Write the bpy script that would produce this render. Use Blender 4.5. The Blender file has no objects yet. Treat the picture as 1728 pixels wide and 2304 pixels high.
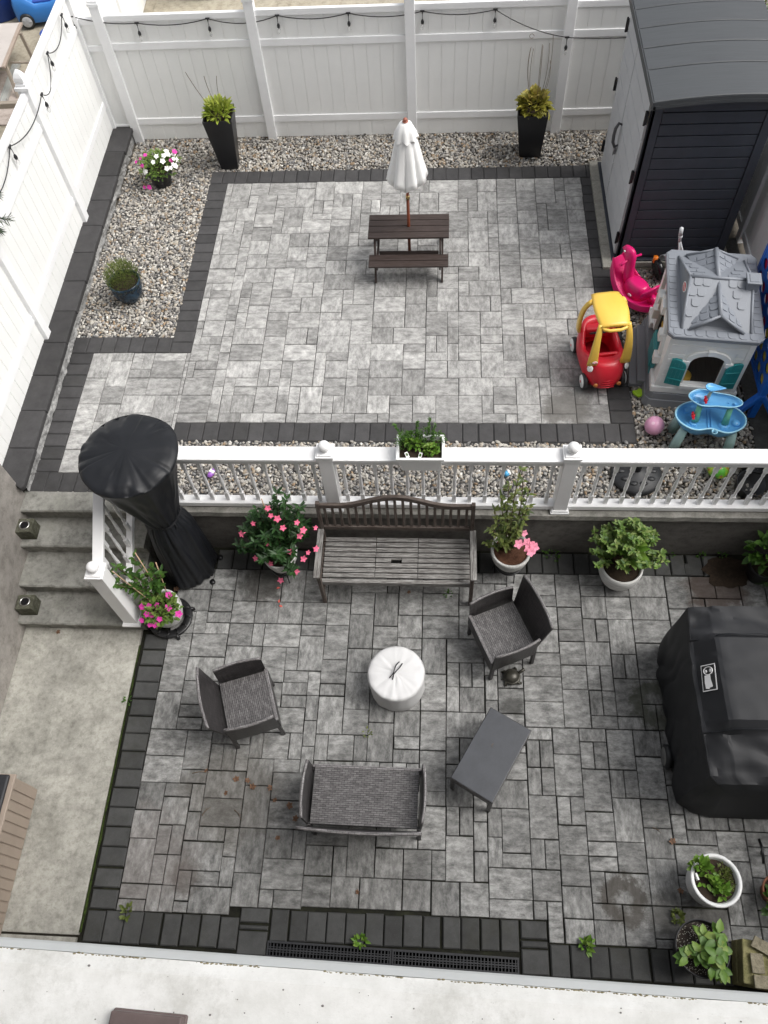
import bpy, bmesh, math, random
import numpy as np
from mathutils import Vector, Matrix, noise
R = math.radians
random.seed(7)
SC = bpy.context.scene
# ---------------------------------------------------------------- camera
cam = bpy.data.objects.new('camera', bpy.data.cameras.new('camera'))
SC.collection.objects.link(cam); SC.camera = cam
def cam_axes(yaw, pit, rol):
    f = Vector((math.sin(yaw)*math.cos(pit), math.cos(yaw)*math.cos(pit), -math.sin(pit)))
    r = Vector((math.cos(yaw), -math.sin(yaw), 0)); u = r.cross(f)
    return math.cos(rol)*r+math.sin(rol)*u, -math.sin(rol)*r+math.cos(rol)*u, f
cr, cu, cf = cam_axes(R(-7.621), R(59.031), R(-5.932))
cm = Matrix((cr, cu, -cf)).transposed().to_4x4(); cm.translation = (2.685, -8.606, 6.469)
cam.matrix_world = cm
cam.data.sensor_fit = 'VERTICAL'; cam.data.sensor_height = 36; cam.data.lens = 1819.9/2304*36
cam.data.clip_start = .05; cam.data.clip_end = 300
# ---------------------------------------------------------------- world, sun, exposure
w = bpy.data.worlds.new('World'); SC.world = w; w.use_nodes = True
nt = w.node_tree; bg = nt.nodes['Background']
sky = nt.nodes.new('ShaderNodeTexSky'); sky.sky_type = 'NISHITA'; sky.sun_disc = False
SUN_EL, SUN_AZ = 56, 92          # azimuth measured clockwise from +Y
sky.sun_elevation = R(SUN_EL); sky.sun_rotation = R(SUN_AZ); sky.air_density = 1.0; sky.dust_density = 6; sky.ozone_density = 1
hs = nt.nodes.new('ShaderNodeHueSaturation'); hs.inputs['Saturation'].default_value = .22
nt.links.new(sky.outputs[0], hs.inputs['Color']); nt.links.new(hs.outputs[0], bg.inputs[0])
bg.inputs[1].default_value = .15
sl = bpy.data.lights.new('sun', 'SUN'); sl.energy = 1.25; sl.angle = R(34); sl.color = (1, .97, .93)
so = bpy.data.objects.new('sun', sl); SC.collection.objects.link(so)
sd = Vector((math.sin(R(SUN_AZ))*math.cos(R(SUN_EL)), math.cos(R(SUN_AZ))*math.cos(R(SUN_EL)), math.sin(R(SUN_EL))))
so.rotation_euler = sd.to_track_quat('Z', 'Y').to_euler(); so.location = sd*30
SC.view_settings.view_transform = 'Standard'; SC.view_settings.look = 'None'
SC.view_settings.exposure = 0.36; SC.view_settings.gamma = 1
U = .155; LZ = -.711

# ---------------------------------------------------------------- materials
def srgb(*c):
    return tuple(((x/255)/12.92 if x/255 <= .04045 else ((x/255+.055)/1.055)**2.4) for x in c)
MATS = {}
class NB:
    def __init__(s, name):
        s.m = bpy.data.materials.new(name); s.m.use_nodes = True; s.t = s.m.node_tree; s.n = s.t.nodes; s.p = s.n['Principled BSDF']
        MATS[name] = s.m
    def new(s, typ, **kw):
        nd = s.n.new('ShaderNode'+typ)
        for k, v in kw.items():
            if k.startswith('i_'):
                k2 = k[2:].replace('_', ' ')
                nd.inputs[k2].default_value = v
            else: setattr(nd, k, v)
        return nd
    def l(s, a, b): s.t.links.new(a, b)
    def coord(s, kind='Object', scale=(1, 1, 1)):
        if kind.startswith('@'): c = s.new('Attribute', attribute_name=kind[1:]).outputs['Vector']
        else: c = s.new('TexCoord').outputs[kind]
        mp = s.new('Mapping'); mp.inputs['Scale'].default_value = scale; s.l(c, mp.inputs['Vector']); return mp.outputs[0]
    def noise(s, vec, scale, detail=4, rough=.6):
        n = s.new('TexNoise'); n.inputs['Scale'].default_value = scale; n.inputs['Detail'].default_value = detail; n.inputs['Roughness'].default_value = rough
        s.l(vec, n.inputs['Vector']); return n.outputs['Fac']
    def ramp(s, fac, stops):
        r = s.new('ValToRGB'); e = r.color_ramp.elements
        while len(e) < len(stops): e.new(.5)
        for q, (p, c) in zip(e, stops): q.position = p; q.color = (*c[:3], 1) if len(c) >= 3 else (c[0],)*3+(1,)
        s.l(fac, r.inputs[0]); return r.outputs[0]
    def mix(s, a, b, fac, mode='MIX'):
        m = s.new('Mix', data_type='RGBA', blend_type=mode)
        for sock, v in ((m.inputs[0], fac), (m.inputs[6], a), (m.inputs[7], b)):
            if hasattr(v, 'is_output') or isinstance(v, bpy.types.NodeSocket): s.l(v, sock)
            else: sock.default_value = v if not isinstance(v, tuple) else ((*v, 1) if len(v) == 3 else v)
        return m.outputs[2]
    def bump(s, h, strength=.3, dist=.01):
        b = s.new('Bump'); b.inputs['Strength'].default_value = strength; b.inputs['Distance'].default_value = dist
        s.l(h, b.inputs['Height']); s.l(b.outputs[0], s.p.inputs['Normal'])
    def col(s, v):
        if isinstance(v, tuple): s.p.inputs['Base Color'].default_value = (*v, 1)
        else: s.l(v, s.p.inputs['Base Color'])
    def done(s, rough=.6, metal=0, spec=.5):
        if isinstance(rough, (int, float)): s.p.inputs['Roughness'].default_value = rough
        else: s.l(rough, s.p.inputs['Roughness'])
        s.p.inputs['Metallic'].default_value = metal; s.p.inputs['Specular IOR Level'].default_value = spec
        return s.m
def plain(name, c, rough=.55, var=.12, scale=6, bump=.0, bscale=80, metal=0, spec=.5, dirt=0):
    """solid colour with mild mottling"""
    b = NB(name); v = b.coord('Object')
    f = b.noise(v, scale, 5, .65)
    lo = tuple(x*(1-var) for x in c); hi = tuple(min(1, x*(1+var)) for x in c)
    cc = b.ramp(f, [(.3, lo), (.7, hi)])
    if dirt:
        f2 = b.noise(v, scale*.37, 6, .7); g = b.ramp(f2, [(.5, (0,)), (.75, (dirt,))])
        cc = b.mix(cc, tuple(x*.45 for x in c), g)
    b.col(cc)
    if bump: b.bump(b.noise(v, bscale, 3), bump, .004)
    return b.done(rough, metal, spec)

white_vinyl = plain('white_vinyl', (.86, .865, .87), .38, .035, 3)
fence_vinyl = plain('fence_vinyl', (.84, .845, .83), .42, .04, 1.2, dirt=.05)
white_paint = plain('white_paint', (.82, .82, .82), .35, .03, 4)
black_metal = plain('black_metal', (.012, .012, .013), .35, .3, 20)
wire_black = plain('wire_black', (.012, .012, .014), .5)
gloss_black = plain('gloss_black', (.006, .006, .008), .22, .2, 8)
dark_plastic = plain('dark_plastic', (.02, .02, .022), .45, .2, 12)
brown_wood = None
def paver_mat(name, dark, light, dirt=.0, stain=(.07, .065, .055), spots=()):
    b = NB(name)
    f1 = b.noise(b.coord('@pc', (3.2, 15, 3)), 1.5, 7, .62)
    f2 = b.noise(b.coord('@pc', (5, 8, 5)), 2.2, 9, .78)
    f3 = b.noise(b.coord('@pc', (1, 1.6, 1)), 3.0, 4, .6)
    a = b.new('Attribute', attribute_name='tone')
    c = b.ramp(f1, [(.30, dark), (.68, light)])
    c2 = b.ramp(f2, [(.40, tuple(x*.62 for x in dark)), (.51, tuple((x+y)/2 for x, y in zip(dark, light))), (.63, tuple(min(1, x*1.22) for x in light))])
    c = b.mix(c, c2, .55)
    c = b.mix(c, b.ramp(f3, [(.3, (.80, .80, .80)), (.7, (1.15, 1.15, 1.15))]), 1.0, 'MULTIPLY')
    mr = b.new('MapRange'); mr.inputs['To Min'].default_value = .74; mr.inputs['To Max'].default_value = 1.2; b.l(a.outputs['Fac'], mr.inputs[0])
    cx = b.new('CombineColor'); [b.l(mr.outputs[0], cx.inputs[i]) for i in range(3)]
    c = b.mix(c, cx.outputs[0], 1.0, 'MULTIPLY')
    ob = b.coord('Object')
    if dirt:
        g = b.ramp(b.noise(ob, .55, 8, .72), [(.44, (0,)), (.66, (dirt,))]); c = b.mix(c, stain, g)
        g = b.ramp(b.noise(ob, 2.7, 8, .8), [(.54, (0,)), (.70, (dirt,))]); c = b.mix(c, tuple(x*.8 for x in stain), g)
    sp = b.ramp(b.noise(ob, 55, 5, .8), [(.62, (0,)), (.72, (.55,))])
    c = b.mix(c, tuple(x*.35 for x in dark), sp)
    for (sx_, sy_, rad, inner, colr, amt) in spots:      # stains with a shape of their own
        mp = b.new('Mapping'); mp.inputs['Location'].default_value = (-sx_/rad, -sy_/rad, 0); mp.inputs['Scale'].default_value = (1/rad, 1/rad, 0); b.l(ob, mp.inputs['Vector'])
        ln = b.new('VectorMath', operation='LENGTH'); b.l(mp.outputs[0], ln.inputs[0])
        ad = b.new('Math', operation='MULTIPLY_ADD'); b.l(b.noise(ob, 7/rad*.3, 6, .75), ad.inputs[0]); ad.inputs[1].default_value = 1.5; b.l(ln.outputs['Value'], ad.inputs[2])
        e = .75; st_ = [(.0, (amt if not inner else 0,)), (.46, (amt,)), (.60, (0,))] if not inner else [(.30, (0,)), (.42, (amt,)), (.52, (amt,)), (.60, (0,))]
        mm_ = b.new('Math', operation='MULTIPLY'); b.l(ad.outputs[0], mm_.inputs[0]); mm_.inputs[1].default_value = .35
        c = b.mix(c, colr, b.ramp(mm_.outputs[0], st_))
    b.col(c); b.bump(f2, .25, .004)
    return b.done(.7, 0, .35)
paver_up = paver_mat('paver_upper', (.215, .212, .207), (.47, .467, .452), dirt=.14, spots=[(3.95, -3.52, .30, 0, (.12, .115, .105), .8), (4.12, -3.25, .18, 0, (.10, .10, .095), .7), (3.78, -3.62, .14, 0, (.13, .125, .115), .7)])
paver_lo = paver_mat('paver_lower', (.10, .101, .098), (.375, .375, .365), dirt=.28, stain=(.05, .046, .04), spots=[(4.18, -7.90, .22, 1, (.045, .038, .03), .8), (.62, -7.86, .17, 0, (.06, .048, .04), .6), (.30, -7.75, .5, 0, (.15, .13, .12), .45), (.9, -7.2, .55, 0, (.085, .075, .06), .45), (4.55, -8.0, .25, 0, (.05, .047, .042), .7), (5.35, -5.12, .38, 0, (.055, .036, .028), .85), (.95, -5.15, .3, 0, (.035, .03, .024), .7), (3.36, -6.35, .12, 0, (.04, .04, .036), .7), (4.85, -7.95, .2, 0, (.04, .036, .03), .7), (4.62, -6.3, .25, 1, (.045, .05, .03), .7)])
def border_mat(name, c, dirt):
    b = NB(name); ob = b.coord('Object'); a = b.new('Attribute', attribute_name='tone')
    f = b.noise(ob, 9, 6, .7); cc = b.ramp(f, [(.3, tuple(x*.8 for x in c)), (.7, tuple(x*1.25 for x in c))])
    mr = b.new('MapRange'); mr.inputs['To Min'].default_value = .8; mr.inputs['To Max'].default_value = 1.2; b.l(a.outputs['Fac'], mr.inputs[0])
    cx = b.new('CombineColor'); [b.l(mr.outputs[0], cx.inputs[i]) for i in range(3)]
    cc = b.mix(cc, cx.outputs[0], 1.0, 'MULTIPLY')
    g = b.ramp(b.noise(ob, 150, 3, .8), [(.6, (0,)), (.75, (dirt,))]); cc = b.mix(cc, (.18, .175, .16), g)
    g = b.ramp(b.noise(ob, 2.3, 6, .8), [(.5, (0,)), (.8, (dirt,))]); cc = b.mix(cc, (.035, .035, .02), g)
    b.col(cc); b.bump(b.noise(ob, 130, 4), .35, .003); return b.done(.8, 0, .3)
border_up = border_mat('border_upper', (.052, .051, .052), .22)
border_lo = border_mat('border_lower', (.058, .059, .058), .5)
cap_stone = border_mat('cap_stone', (.042, .041, .042), .12)
def concrete(name, lo, hi, stain=.6, scale=1.0, moss=0):
    b = NB(name); ob = b.coord('Object')
    f = b.noise(ob, 3.2*scale, 9, .72); c = b.ramp(f, [(.3, lo), (.68, hi)])
    g = b.ramp(b.noise(ob, 1.1*scale, 7, .75), [(.45, (0,)), (.72, (stain,))]); c = b.mix(c, tuple(x*.38 for x in lo), g)
    g = b.ramp(b.noise(ob, 75, 5, .8), [(.6, (0,)), (.72, (.7,))]); c = b.mix(c, tuple(x*.3 for x in lo), g)
    g = b.ramp(b.noise(ob, 38, 6, .8), [(.6, (0,)), (.75, (.4,))]); c = b.mix(c, tuple(min(1, x*1.35) for x in hi), g)
    g = b.ramp(b.noise(ob, 13*scale, 8, .8), [(.36, (.72, .72, .70)), (.5, (1, 1, 1)), (.66, (1.16, 1.16, 1.15))]); c = b.mix(c, g, 1.0, 'MULTIPLY')
    if moss:
        g = b.ramp(b.noise(ob, 2.6, 8, .8), [(.48, (0,)), (.66, (moss,))]); c = b.mix(c, (.045, .05, .025), g)
    b.col(c); b.bump(b.noise(ob, 60, 6, .7), .35, .004); return b.done(.85, 0, .25)
conc_walk = concrete('concrete_walk', (.25, .243, .215), (.46, .45, .405), .5, 1.3, .12)
conc_step = concrete('concrete_step', (.17, .168, .152), (.38, .375, .345), .65, 1.6, .4)
conc_ledge = concrete('concrete_ledge', (.17, .165, .15), (.36, .35, .32), .5, 2, .25)
stucco_wall = concrete('stucco_dark', (.125, .118, .11), (.18, .17, .156), .3, .9)
stucco_tan = concrete('stucco_tan', (.27, .25, .23), (.34, .32, .295), .35, .8)
sb = NB('sill_white'); v_ = sb.coord('Object'); c_ = sb.ramp(sb.noise(v_, 7, 9, .72), [(.3, (.66, .66, .63)), (.62, (.82, .82, .80))])
c_ = sb.mix(c_, (.34, .33, .29), sb.ramp(sb.noise(v_, 3.1, 8, .8), [(.53, (0,)), (.74, (.55,))])); c_ = sb.mix(c_, (.45, .44, .41), sb.ramp(sb.noise(sb.coord('Object', (1, 3, 1)), 70, 5, .75), [(.6, (0,)), (.74, (.5,))]))
sb.col(c_); sb.bump(sb.noise(v_, 120, 5, .7), .25, .002); sill_white = sb.done(.8, 0, .25)
sill_edge = plain('sill_edge', (.50, .52, .52), .5, .05, 8)
block_face = concrete('block_face', (.16, .16, .16), (.5, .5, .49), .8, 5)
far_ground = concrete('far_ground', (.33, .29, .22), (.45, .41, .33), .25, .8)
soil_mat = concrete('soil', (.018, .012, .008), (.05, .034, .022), .4, 8)
sand_joint = concrete('joint_sand', (.006, .006, .004), (.018, .018, .012), .4, 3, .5)
joint_up = plain('joint_upper', (.04, .04, .04), .9, .4, 20)
asphalt_strip = concrete('dark_ground', (.045, .045, .043), (.08, .08, .075), .4, 2)
pad_block = concrete('pad_block', (.26, .25, .22), (.36, .35, .31), .3, 3)
earth_base = plain('earth', (.08, .07, .055), .95, .4, 8)

def wood(name, c1, c2, rough=.6, wear=0, wearc=(.3, .3, .29), k=1.0):
    b = NB(name); uv = b.coord('UV', (2.2*k, 34*k, 1))
    f = b.noise(uv, 1.6, 7, .7); c = b.ramp(f, [(.3, c1), (.7, c2)])
    if wear:
        uv2 = b.coord('UV', (5, 60, 1)); g = b.ramp(b.noise(uv2, 1.3, 8, .78), [(.44, (0,)), (.6, (wear,))])
        c = b.mix(c, wearc, g)
    b.col(c); b.bump(f, .3, .003); return b.done(rough, 0, .35)
dark_stain = wood('dark_stained_wood', (.024, .016, .013), (.052, .036, .030), .5, .25, (.12, .1, .1))
weathered = wood('weathered_teak', (.05, .045, .042), (.17, .16, .15), .8, .85, (.36, .355, .34))
dark_teak = wood('dark_teak', (.035, .024, .019), (.09, .065, .053), .7, .5, (.24, .215, .195))
pole_wood = wood('pole_wood', (.12, .03, .012), (.22, .06, .03), .4)
cane_wood = plain('cane', (.5, .34, .22), .6)
grey_wood = wood('grey_wood', (.25, .21, .17), (.4, .35, .29), .8)

def wicker_mat(name, c1, c2, gap, wear=.35):
    b = NB(name); uv = b.coord('UV', (1, 1, 1))
    br = b.new('TexBrick'); br.inputs['Color1'].default_value = (*c1, 1); br.inputs['Color2'].default_value = (*c2, 1); br.inputs['Mortar'].default_value = (*gap, 1)
    br.inputs['Scale'].default_value = 1; br.inputs['Brick Width'].default_value = .046; br.inputs['Row Height'].default_value = .0165; br.inputs['Mortar Size'].default_value = .0026; br.inputs['Mortar Smooth'].default_value = .6
    br.offset = .5; b.l(uv, br.inputs['Vector'])
    uv2 = b.coord('UV', (14, 220, 1)); g = b.ramp(b.noise(uv2, 1, 4, .8), [(.5, (0,)), (.72, (wear,))])
    c = b.mix(br.outputs['Color'], (.42, .41, .41), g)
    b.col(c); b.bump(br.outputs['Fac'], -.8, .004); return b.done(.42, 0, .5)
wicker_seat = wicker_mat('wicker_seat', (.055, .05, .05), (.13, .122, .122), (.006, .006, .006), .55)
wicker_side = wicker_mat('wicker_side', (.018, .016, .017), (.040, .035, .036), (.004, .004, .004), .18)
wicker_rim = wicker_mat('wicker_rim', (.12, .11, .11), (.2, .19, .19), (.03, .03, .03), .9)

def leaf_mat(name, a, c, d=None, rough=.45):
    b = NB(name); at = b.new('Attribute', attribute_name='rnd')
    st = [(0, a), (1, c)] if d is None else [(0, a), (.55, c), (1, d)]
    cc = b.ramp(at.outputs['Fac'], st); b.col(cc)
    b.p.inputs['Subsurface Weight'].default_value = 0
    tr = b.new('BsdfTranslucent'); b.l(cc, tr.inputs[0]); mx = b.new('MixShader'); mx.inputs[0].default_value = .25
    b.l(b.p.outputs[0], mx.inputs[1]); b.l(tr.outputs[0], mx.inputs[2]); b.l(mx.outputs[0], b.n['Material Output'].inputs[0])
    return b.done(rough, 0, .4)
lf_lime = leaf_mat('leaf_lime', (.10, .16, .02), (.30, .38, .05), (.42, .44, .09))
lf_coral = leaf_mat('leaf_yellow_green', (.12, .13, .02), (.32, .30, .05), (.46, .36, .12))
lf_green = leaf_mat('leaf_green', (.03, .08, .015), (.09, .19, .03))
lf_dark = leaf_mat('leaf_dark', (.012, .04, .010), (.045, .11, .03))
lf_mid = leaf_mat('leaf_mid', (.05, .11, .02), (.15, .25, .05), (.24, .30, .09))
lf_hyd = leaf_mat('leaf_hydrangea', (.07, .16, .02), (.14, .28, .035), (.24, .34, .07))
lf_olive = leaf_mat('leaf_olive', (.05, .08, .02), (.13, .17, .04), (.22, .25, .08))
lf_twig = leaf_mat('leaf_twig', (.03, .05, .03), (.07, .10, .06))
twig_mat = plain('twig', (.13, .09, .06), .8, .3, 30)
vine_mat = plain('vine', (.11, .07, .04), .7, .3, 30)
fl_magenta = plain('petal_magenta', (.62, .045, .34), .6, .2, 60)
fl_pink = plain('petal_pink', (.80, .15, .27), .6, .25, 50)
fl_lpink = plain('petal_light_pink', (.85, .30, .42), .6, .2, 50)
fl_white = plain('petal_white', (.85, .85, .82), .6, .05, 50)
leaf_brown = plain('leaf_brown', (.15, .08, .045), .7, .5, 40)

# ---------------------------------------------------------------- mesh builder
def rz(a): return Matrix.Rotation(a, 4, 'Z')
def T(x, y, z): return Matrix.Translation((x, y, z))
def S(x, y, z): return Matrix.Diagonal((x, y, z, 1))
class MB:
    def __init__(s): s.v = []; s.f = []; s.uv = []; s.sm = []; s.rnd = []; s.M = Matrix.Identity(4); s.mi = []; s.cur = 0
    def add(s, vs, fs, smooth=False, uvs=None, grain=None, rnd=None):
        o = len(s.v); M = s.M
        s.v += [tuple(M @ Vector(p)) for p in vs]
        if rnd is None: rnd = random.random()
        s.rnd += [rnd]*len(vs)
        ro = (random.random()*9, random.random()*9)
        if grain is None and uvs is None:
            mn = [min(p[i] for p in vs) for i in range(3)]; mx = [max(p[i] for p in vs) for i in range(3)]
            grain = max(range(3), key=lambda i: mx[i]-mn[i])
        for fi, f in enumerate(fs):
            s.f.append([o+i for i in f]); s.sm.append(smooth); s.mi.append(s.cur)
            if uvs is not None: s.uv.append(uvs[fi]); continue
            a, b, c = vs[f[0]], vs[f[1]], vs[f[2]]
            n = (Vector(b)-Vector(a)).cross(Vector(c)-Vector(a))
            k = max(range(3), key=lambda i: abs(n[i]))
            ax = [i for i in range(3) if i != k]
            if grain in ax: ax = [grain]+[i for i in ax if i != grain]
            s.uv.append([(vs[i][ax[0]]+ro[0], vs[i][ax[1]]+ro[1]) for i in f])
    def box(s, c, d, rot=0, grain=None, tap=1, rx=0, ry=0):
        x, y, z = d[0]/2, d[1]/2, d[2]/2
        vs = [(-x*tap, -y*tap, -z), (x*tap, -y*tap, -z), (x*tap, y*tap, -z), (-x*tap, y*tap, -z), (-x, -y, z), (x, -y, z), (x, y, z), (-x, y, z)]
        fs = [(0, 3, 2, 1), (4, 5, 6, 7), (0, 1, 5, 4), (1, 2, 6, 5), (2, 3, 7, 6), (3, 0, 4, 7)]
        m = s.M; s.M = m @ T(*c) @ rz(rot) @ Matrix.Rotation(rx, 4, 'X') @ Matrix.Rotation(ry, 4, 'Y'); s.add(vs, fs, grain=grain); s.M = m
    def bx(s, x0, x1, y0, y1, z0, z1, **k): s.box(((x0+x1)/2, (y0+y1)/2, (z0+z1)/2), (abs(x1-x0), abs(y1-y0), abs(z1-z0)), **k)
    def beam(s, a, b, wd, ht, up=(0, 0, 1)):
        a, b = Vector(a), Vector(b); d = b-a; L = d.length; d.normalize(); up = Vector(up)
        sx = d.cross(up).normalized() if abs(d.dot(up)) < .999 else Vector((1, 0, 0)); uz = sx.cross(d)
        m = s.M; s.M = m @ (Matrix((d, sx, uz)).transposed().to_4x4()); s.M = m @ T(*((a+b)/2)) @ Matrix((d, sx, uz)).transposed().to_4x4()
        s.box((0, 0, 0), (L, wd, ht), grain=0); s.M = m
    def rings(s, rings, cap0=True, cap1=True, smooth=True, closed=True):
        vs = [p for r in rings for p in r]; n = len(rings[0]); fs = []
        for i in range(len(rings)-1):
            for j in range(n if closed else n-1):
                k = (j+1) % n; fs.append((i*n+j, i*n+k, (i+1)*n+k, (i+1)*n+j))
        if cap0: fs.append(tuple(range(n))[::-1])
        if cap1: fs.append(tuple((len(rings)-1)*n+j for j in range(n)))
        s.add(vs, fs, smooth)
    def lathe(s, prof, n=24, c=(0, 0, 0), cap0=True, cap1=True, smooth=True, fn=None):
        rs = []
        for z, r in prof:
            ring = []
            for j in range(n):
                a = 2*math.pi*j/n; rr = r if fn is None else r*fn(a, z)
                ring.append((c[0]+rr*math.cos(a), c[1]+rr*math.sin(a), c[2]+z))
            rs.append(ring)
        s.rings(rs, cap0, cap1, smooth)
    def tube(s, pts, r, n=6, cap=True):
        pts = [Vector(p) for p in pts]; rs = []; up = Vector((0, 0, 1)); prev = None
        for i, p in enumerate(pts):
            d = (pts[min(i+1, len(pts)-1)]-pts[max(i-1, 0)]).normalized()
            if prev is None: sx = d.cross(up); sx = sx.normalized() if sx.length > .05 else Vector((1, 0, 0))
            else: sx = (prev-d*prev.dot(d)).normalized()
            prev = sx; sy = d.cross(sx)
            rr = r[i] if isinstance(r, (list, tuple)) else r
            rs.append([tuple(p+rr*(math.cos(2*math.pi*j/n)*sx+math.sin(2*math.pi*j/n)*sy)) for j in range(n)])
        s.rings(rs, cap, cap, True)
    def prism(s, poly, z0, z1, smooth=False):
        n = len(poly); vs = [(x, y, z0) for x, y in poly]+[(x, y, z1) for x, y in poly]
        fs = [tuple(range(n))[::-1], tuple(range(n, 2*n))]+[(j, (j+1) % n, n+(j+1) % n, n+j) for j in range(n)]
        s.add(vs, fs, smooth)
    def sphere(s, c, r, n=16, m=10, sc=(1, 1, 1)):
        prof = [(-math.cos(math.pi*i/m)*r, max(1e-4, math.sin(math.pi*i/m)*r)) for i in range(m+1)]
        mm = s.M; s.M = mm @ T(*c) @ S(*sc); s.lathe(prof, n); s.M = mm
    def leaf(s, p, d, L, W, fold=.25, up=(0, 0, 1), rnd=None, droop=.0):
        p = Vector(p); d = Vector(d).normalized(); sx = d.cross(Vector(up)); sx = sx.normalized() if sx.length > .05 else Vector((1, 0, 0)); n = sx.cross(d)
        q = lambda a, b, c: tuple(p+d*L*a+sx*W*b+n*W*c)
        vs = [q(0, 0, 0), q(.35, -.5, fold), q(.38, 0, 0), q(.35, .5, fold), q(.72, -.36, fold*.6-droop), q(.75, 0, -droop), q(.72, .36, fold*.6-droop), q(1, 0, -2.2*droop)]
        s.add(vs, [(0, 1, 2), (0, 2, 3), (1, 4, 5, 2), (2, 5, 6, 3), (4, 7, 5), (5, 7, 6)], True, uvs=[[(0, 0)]*3]*2+[[(0, 0)]*4]*2+[[(0, 0)]*3]*2, rnd=rnd)
    def build(s, name, mat, parent=None, bevel=0, seg=2, sub=0, mats=None, tags=None):
        me = bpy.data.meshes.new(name)
        V = np.array(s.v, dtype=np.float32); 
        me.from_pydata(s.v, [], s.f)
        me.polygons.foreach_set('use_smooth', s.sm); me.polygons.foreach_set('material_index', s.mi)
        uvl = me.uv_layers.new(name='UVMap'); flat = np.array([c for f in s.uv for p in f for c in p], dtype=np.float32)
        uvl.data.foreach_set('uv', flat)
        at = me.attributes.new('rnd', 'FLOAT', 'POINT'); at.data.foreach_set('value', np.array(s.rnd, dtype=np.float32))
        for m in (mats or [mat]): me.materials.append(m)
        me.update()
        o = bpy.data.objects.new(name, me); SC.collection.objects.link(o)
        if parent is not None: o.parent = parent
        if bevel:
            b = o.modifiers.new('bevel', 'BEVEL'); b.width = bevel; b.segments = seg; b.limit_method = 'ANGLE'; b.angle_limit = R(40); b.harden_normals = False
        if sub:
            b = o.modifiers.new('sub', 'SUBSURF'); b.levels = sub; b.render_levels = sub
        return o
def tag(o, label, cat, group=None, kind=None):
    if label: o['label'] = label
    if cat: o['category'] = cat
    if group: o['group'] = group
    if kind: o['kind'] = kind
    return o
def thing(name, label, cat, loc=(0, 0, 0), rot=0, group=None):
    o = bpy.data.objects.new(name, None); SC.collection.objects.link(o); o.location = loc; o.rotation_euler = (0, 0, rot); o.empty_display_size = .1
    return tag(o, label, cat, group)
def dup(o, parent, M=None, loc=None, rot=None):
    c = o.copy(); SC.collection.objects.link(c); c.parent = parent
    if loc is not None: c.location = loc
    if rot is not None: c.rotation_euler = rot
    return c
def struct(mb, name, mat, **k):
    o = mb.build(name, mat, **k); o['kind'] = 'structure'; return o

# ================================================================ SETTING
m = MB(); m.bx(-40, 40, -40, 60, LZ-.5, LZ-.08); struct(m, 'ground', earth_base)
# raised upper terrace body
m = MB(); m.bx(-1.75, 6.4, -4.70, 1.02, LZ-.07, -.035); m.bx(-1.34, .0, -4.72, -4.699, -.5, -.034); struct(m, 'terrace_ground', earth_base)
m = MB(); m.bx(-14, -1.76, -6, 14, LZ-.07, -.012); m.bx(-1.755, 14, 1.03, 14, LZ-.07, -.012); struct(m, 'neighbour_yard_ground', far_ground)

def np_mesh(name, V, F4, mat, attrs=(), smooth=False, tri=False):
    me = bpy.data.meshes.new(name); n = 3 if tri else 4
    me.vertices.add(len(V)); me.vertices.foreach_set('co', V.astype(np.float32).ravel())
    me.loops.add(len(F4)*n); me.loops.foreach_set('vertex_index', F4.astype(np.int32).ravel())
    me.polygons.add(len(F4)); me.polygons.foreach_set('loop_start', np.arange(len(F4), dtype=np.int32)*n)
    me.polygons.foreach_set('use_smooth', np.full(len(F4), smooth))
    for an, at, data in attrs:
        a = me.attributes.new(an, at, 'POINT'); a.data.foreach_set('vector' if at == 'FLOAT_VECTOR' else 'value', np.asarray(data, dtype=np.float32).ravel())
    me.update(calc_edges=True); me.validate(); me.materials.append(mat)
    o = bpy.data.objects.new(name, me); SC.collection.objects.link(o); return o
rng = np.random.default_rng(5)
def paver_mesh(name, rects, z, mat, gap=.004, lip=.006, drop=.006, th=.035, wob=.0015):
    """rects: x0,x1,y0,y1 each a stone with bevelled lip; one mesh (a paved surface)"""
    V = []; F = []; PC = []; TN = []
    for k, (x0, x1, y0, y1) in enumerate(rects):
        g = gap/2; x0 += g; x1 -= g; y0 += g; y1 -= g
        j = rng.normal(0, wob, 4); x0 += j[0]; x1 += j[1]; y0 += j[2]; y1 += j[3]
        if x1-x0 < .02 or y1-y0 < .02: continue
        dz = rng.normal(0, .0012); tx = rng.normal(0, .0012); zt = z+dz
        o = len(V); l = lip
        for (a, b, c) in ((x0+l, y0+l, zt), (x1-l, y0+l, zt+tx), (x1-l, y1-l, zt+tx), (x0+l, y1-l, zt),
                          (x0, y0, zt-drop), (x1, y0, zt-drop+tx), (x1, y1, zt-drop+tx), (x0, y1, zt-drop),
                          (x0, y0, zt-th), (x1, y0, zt-th), (x1, y1, zt-th), (x0, y1, zt-th)): V.append((a, b, c))
        F.append((o, o+1, o+2, o+3))
        for base in (0, 4):
            for i in range(4): F.append((o+base+i, o+base+4+i, o+base+4+(i+1) % 4, o+base+(i+1) % 4))
        rot = rng.random() < .5; off = rng.random(3)*50; t = rng.random()
        for p in V[o:]:
            q = (p[0], p[1]) if not rot else (p[1], p[0])
            PC.append((q[0]+off[0], q[1]+off[1], off[2]))
        TN += [t]*12
    return np_mesh(name, np.array(V), np.array(F), mat, (('pc', 'FLOAT_VECTOR', PC), ('tone', 'FLOAT', TN)))
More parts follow.
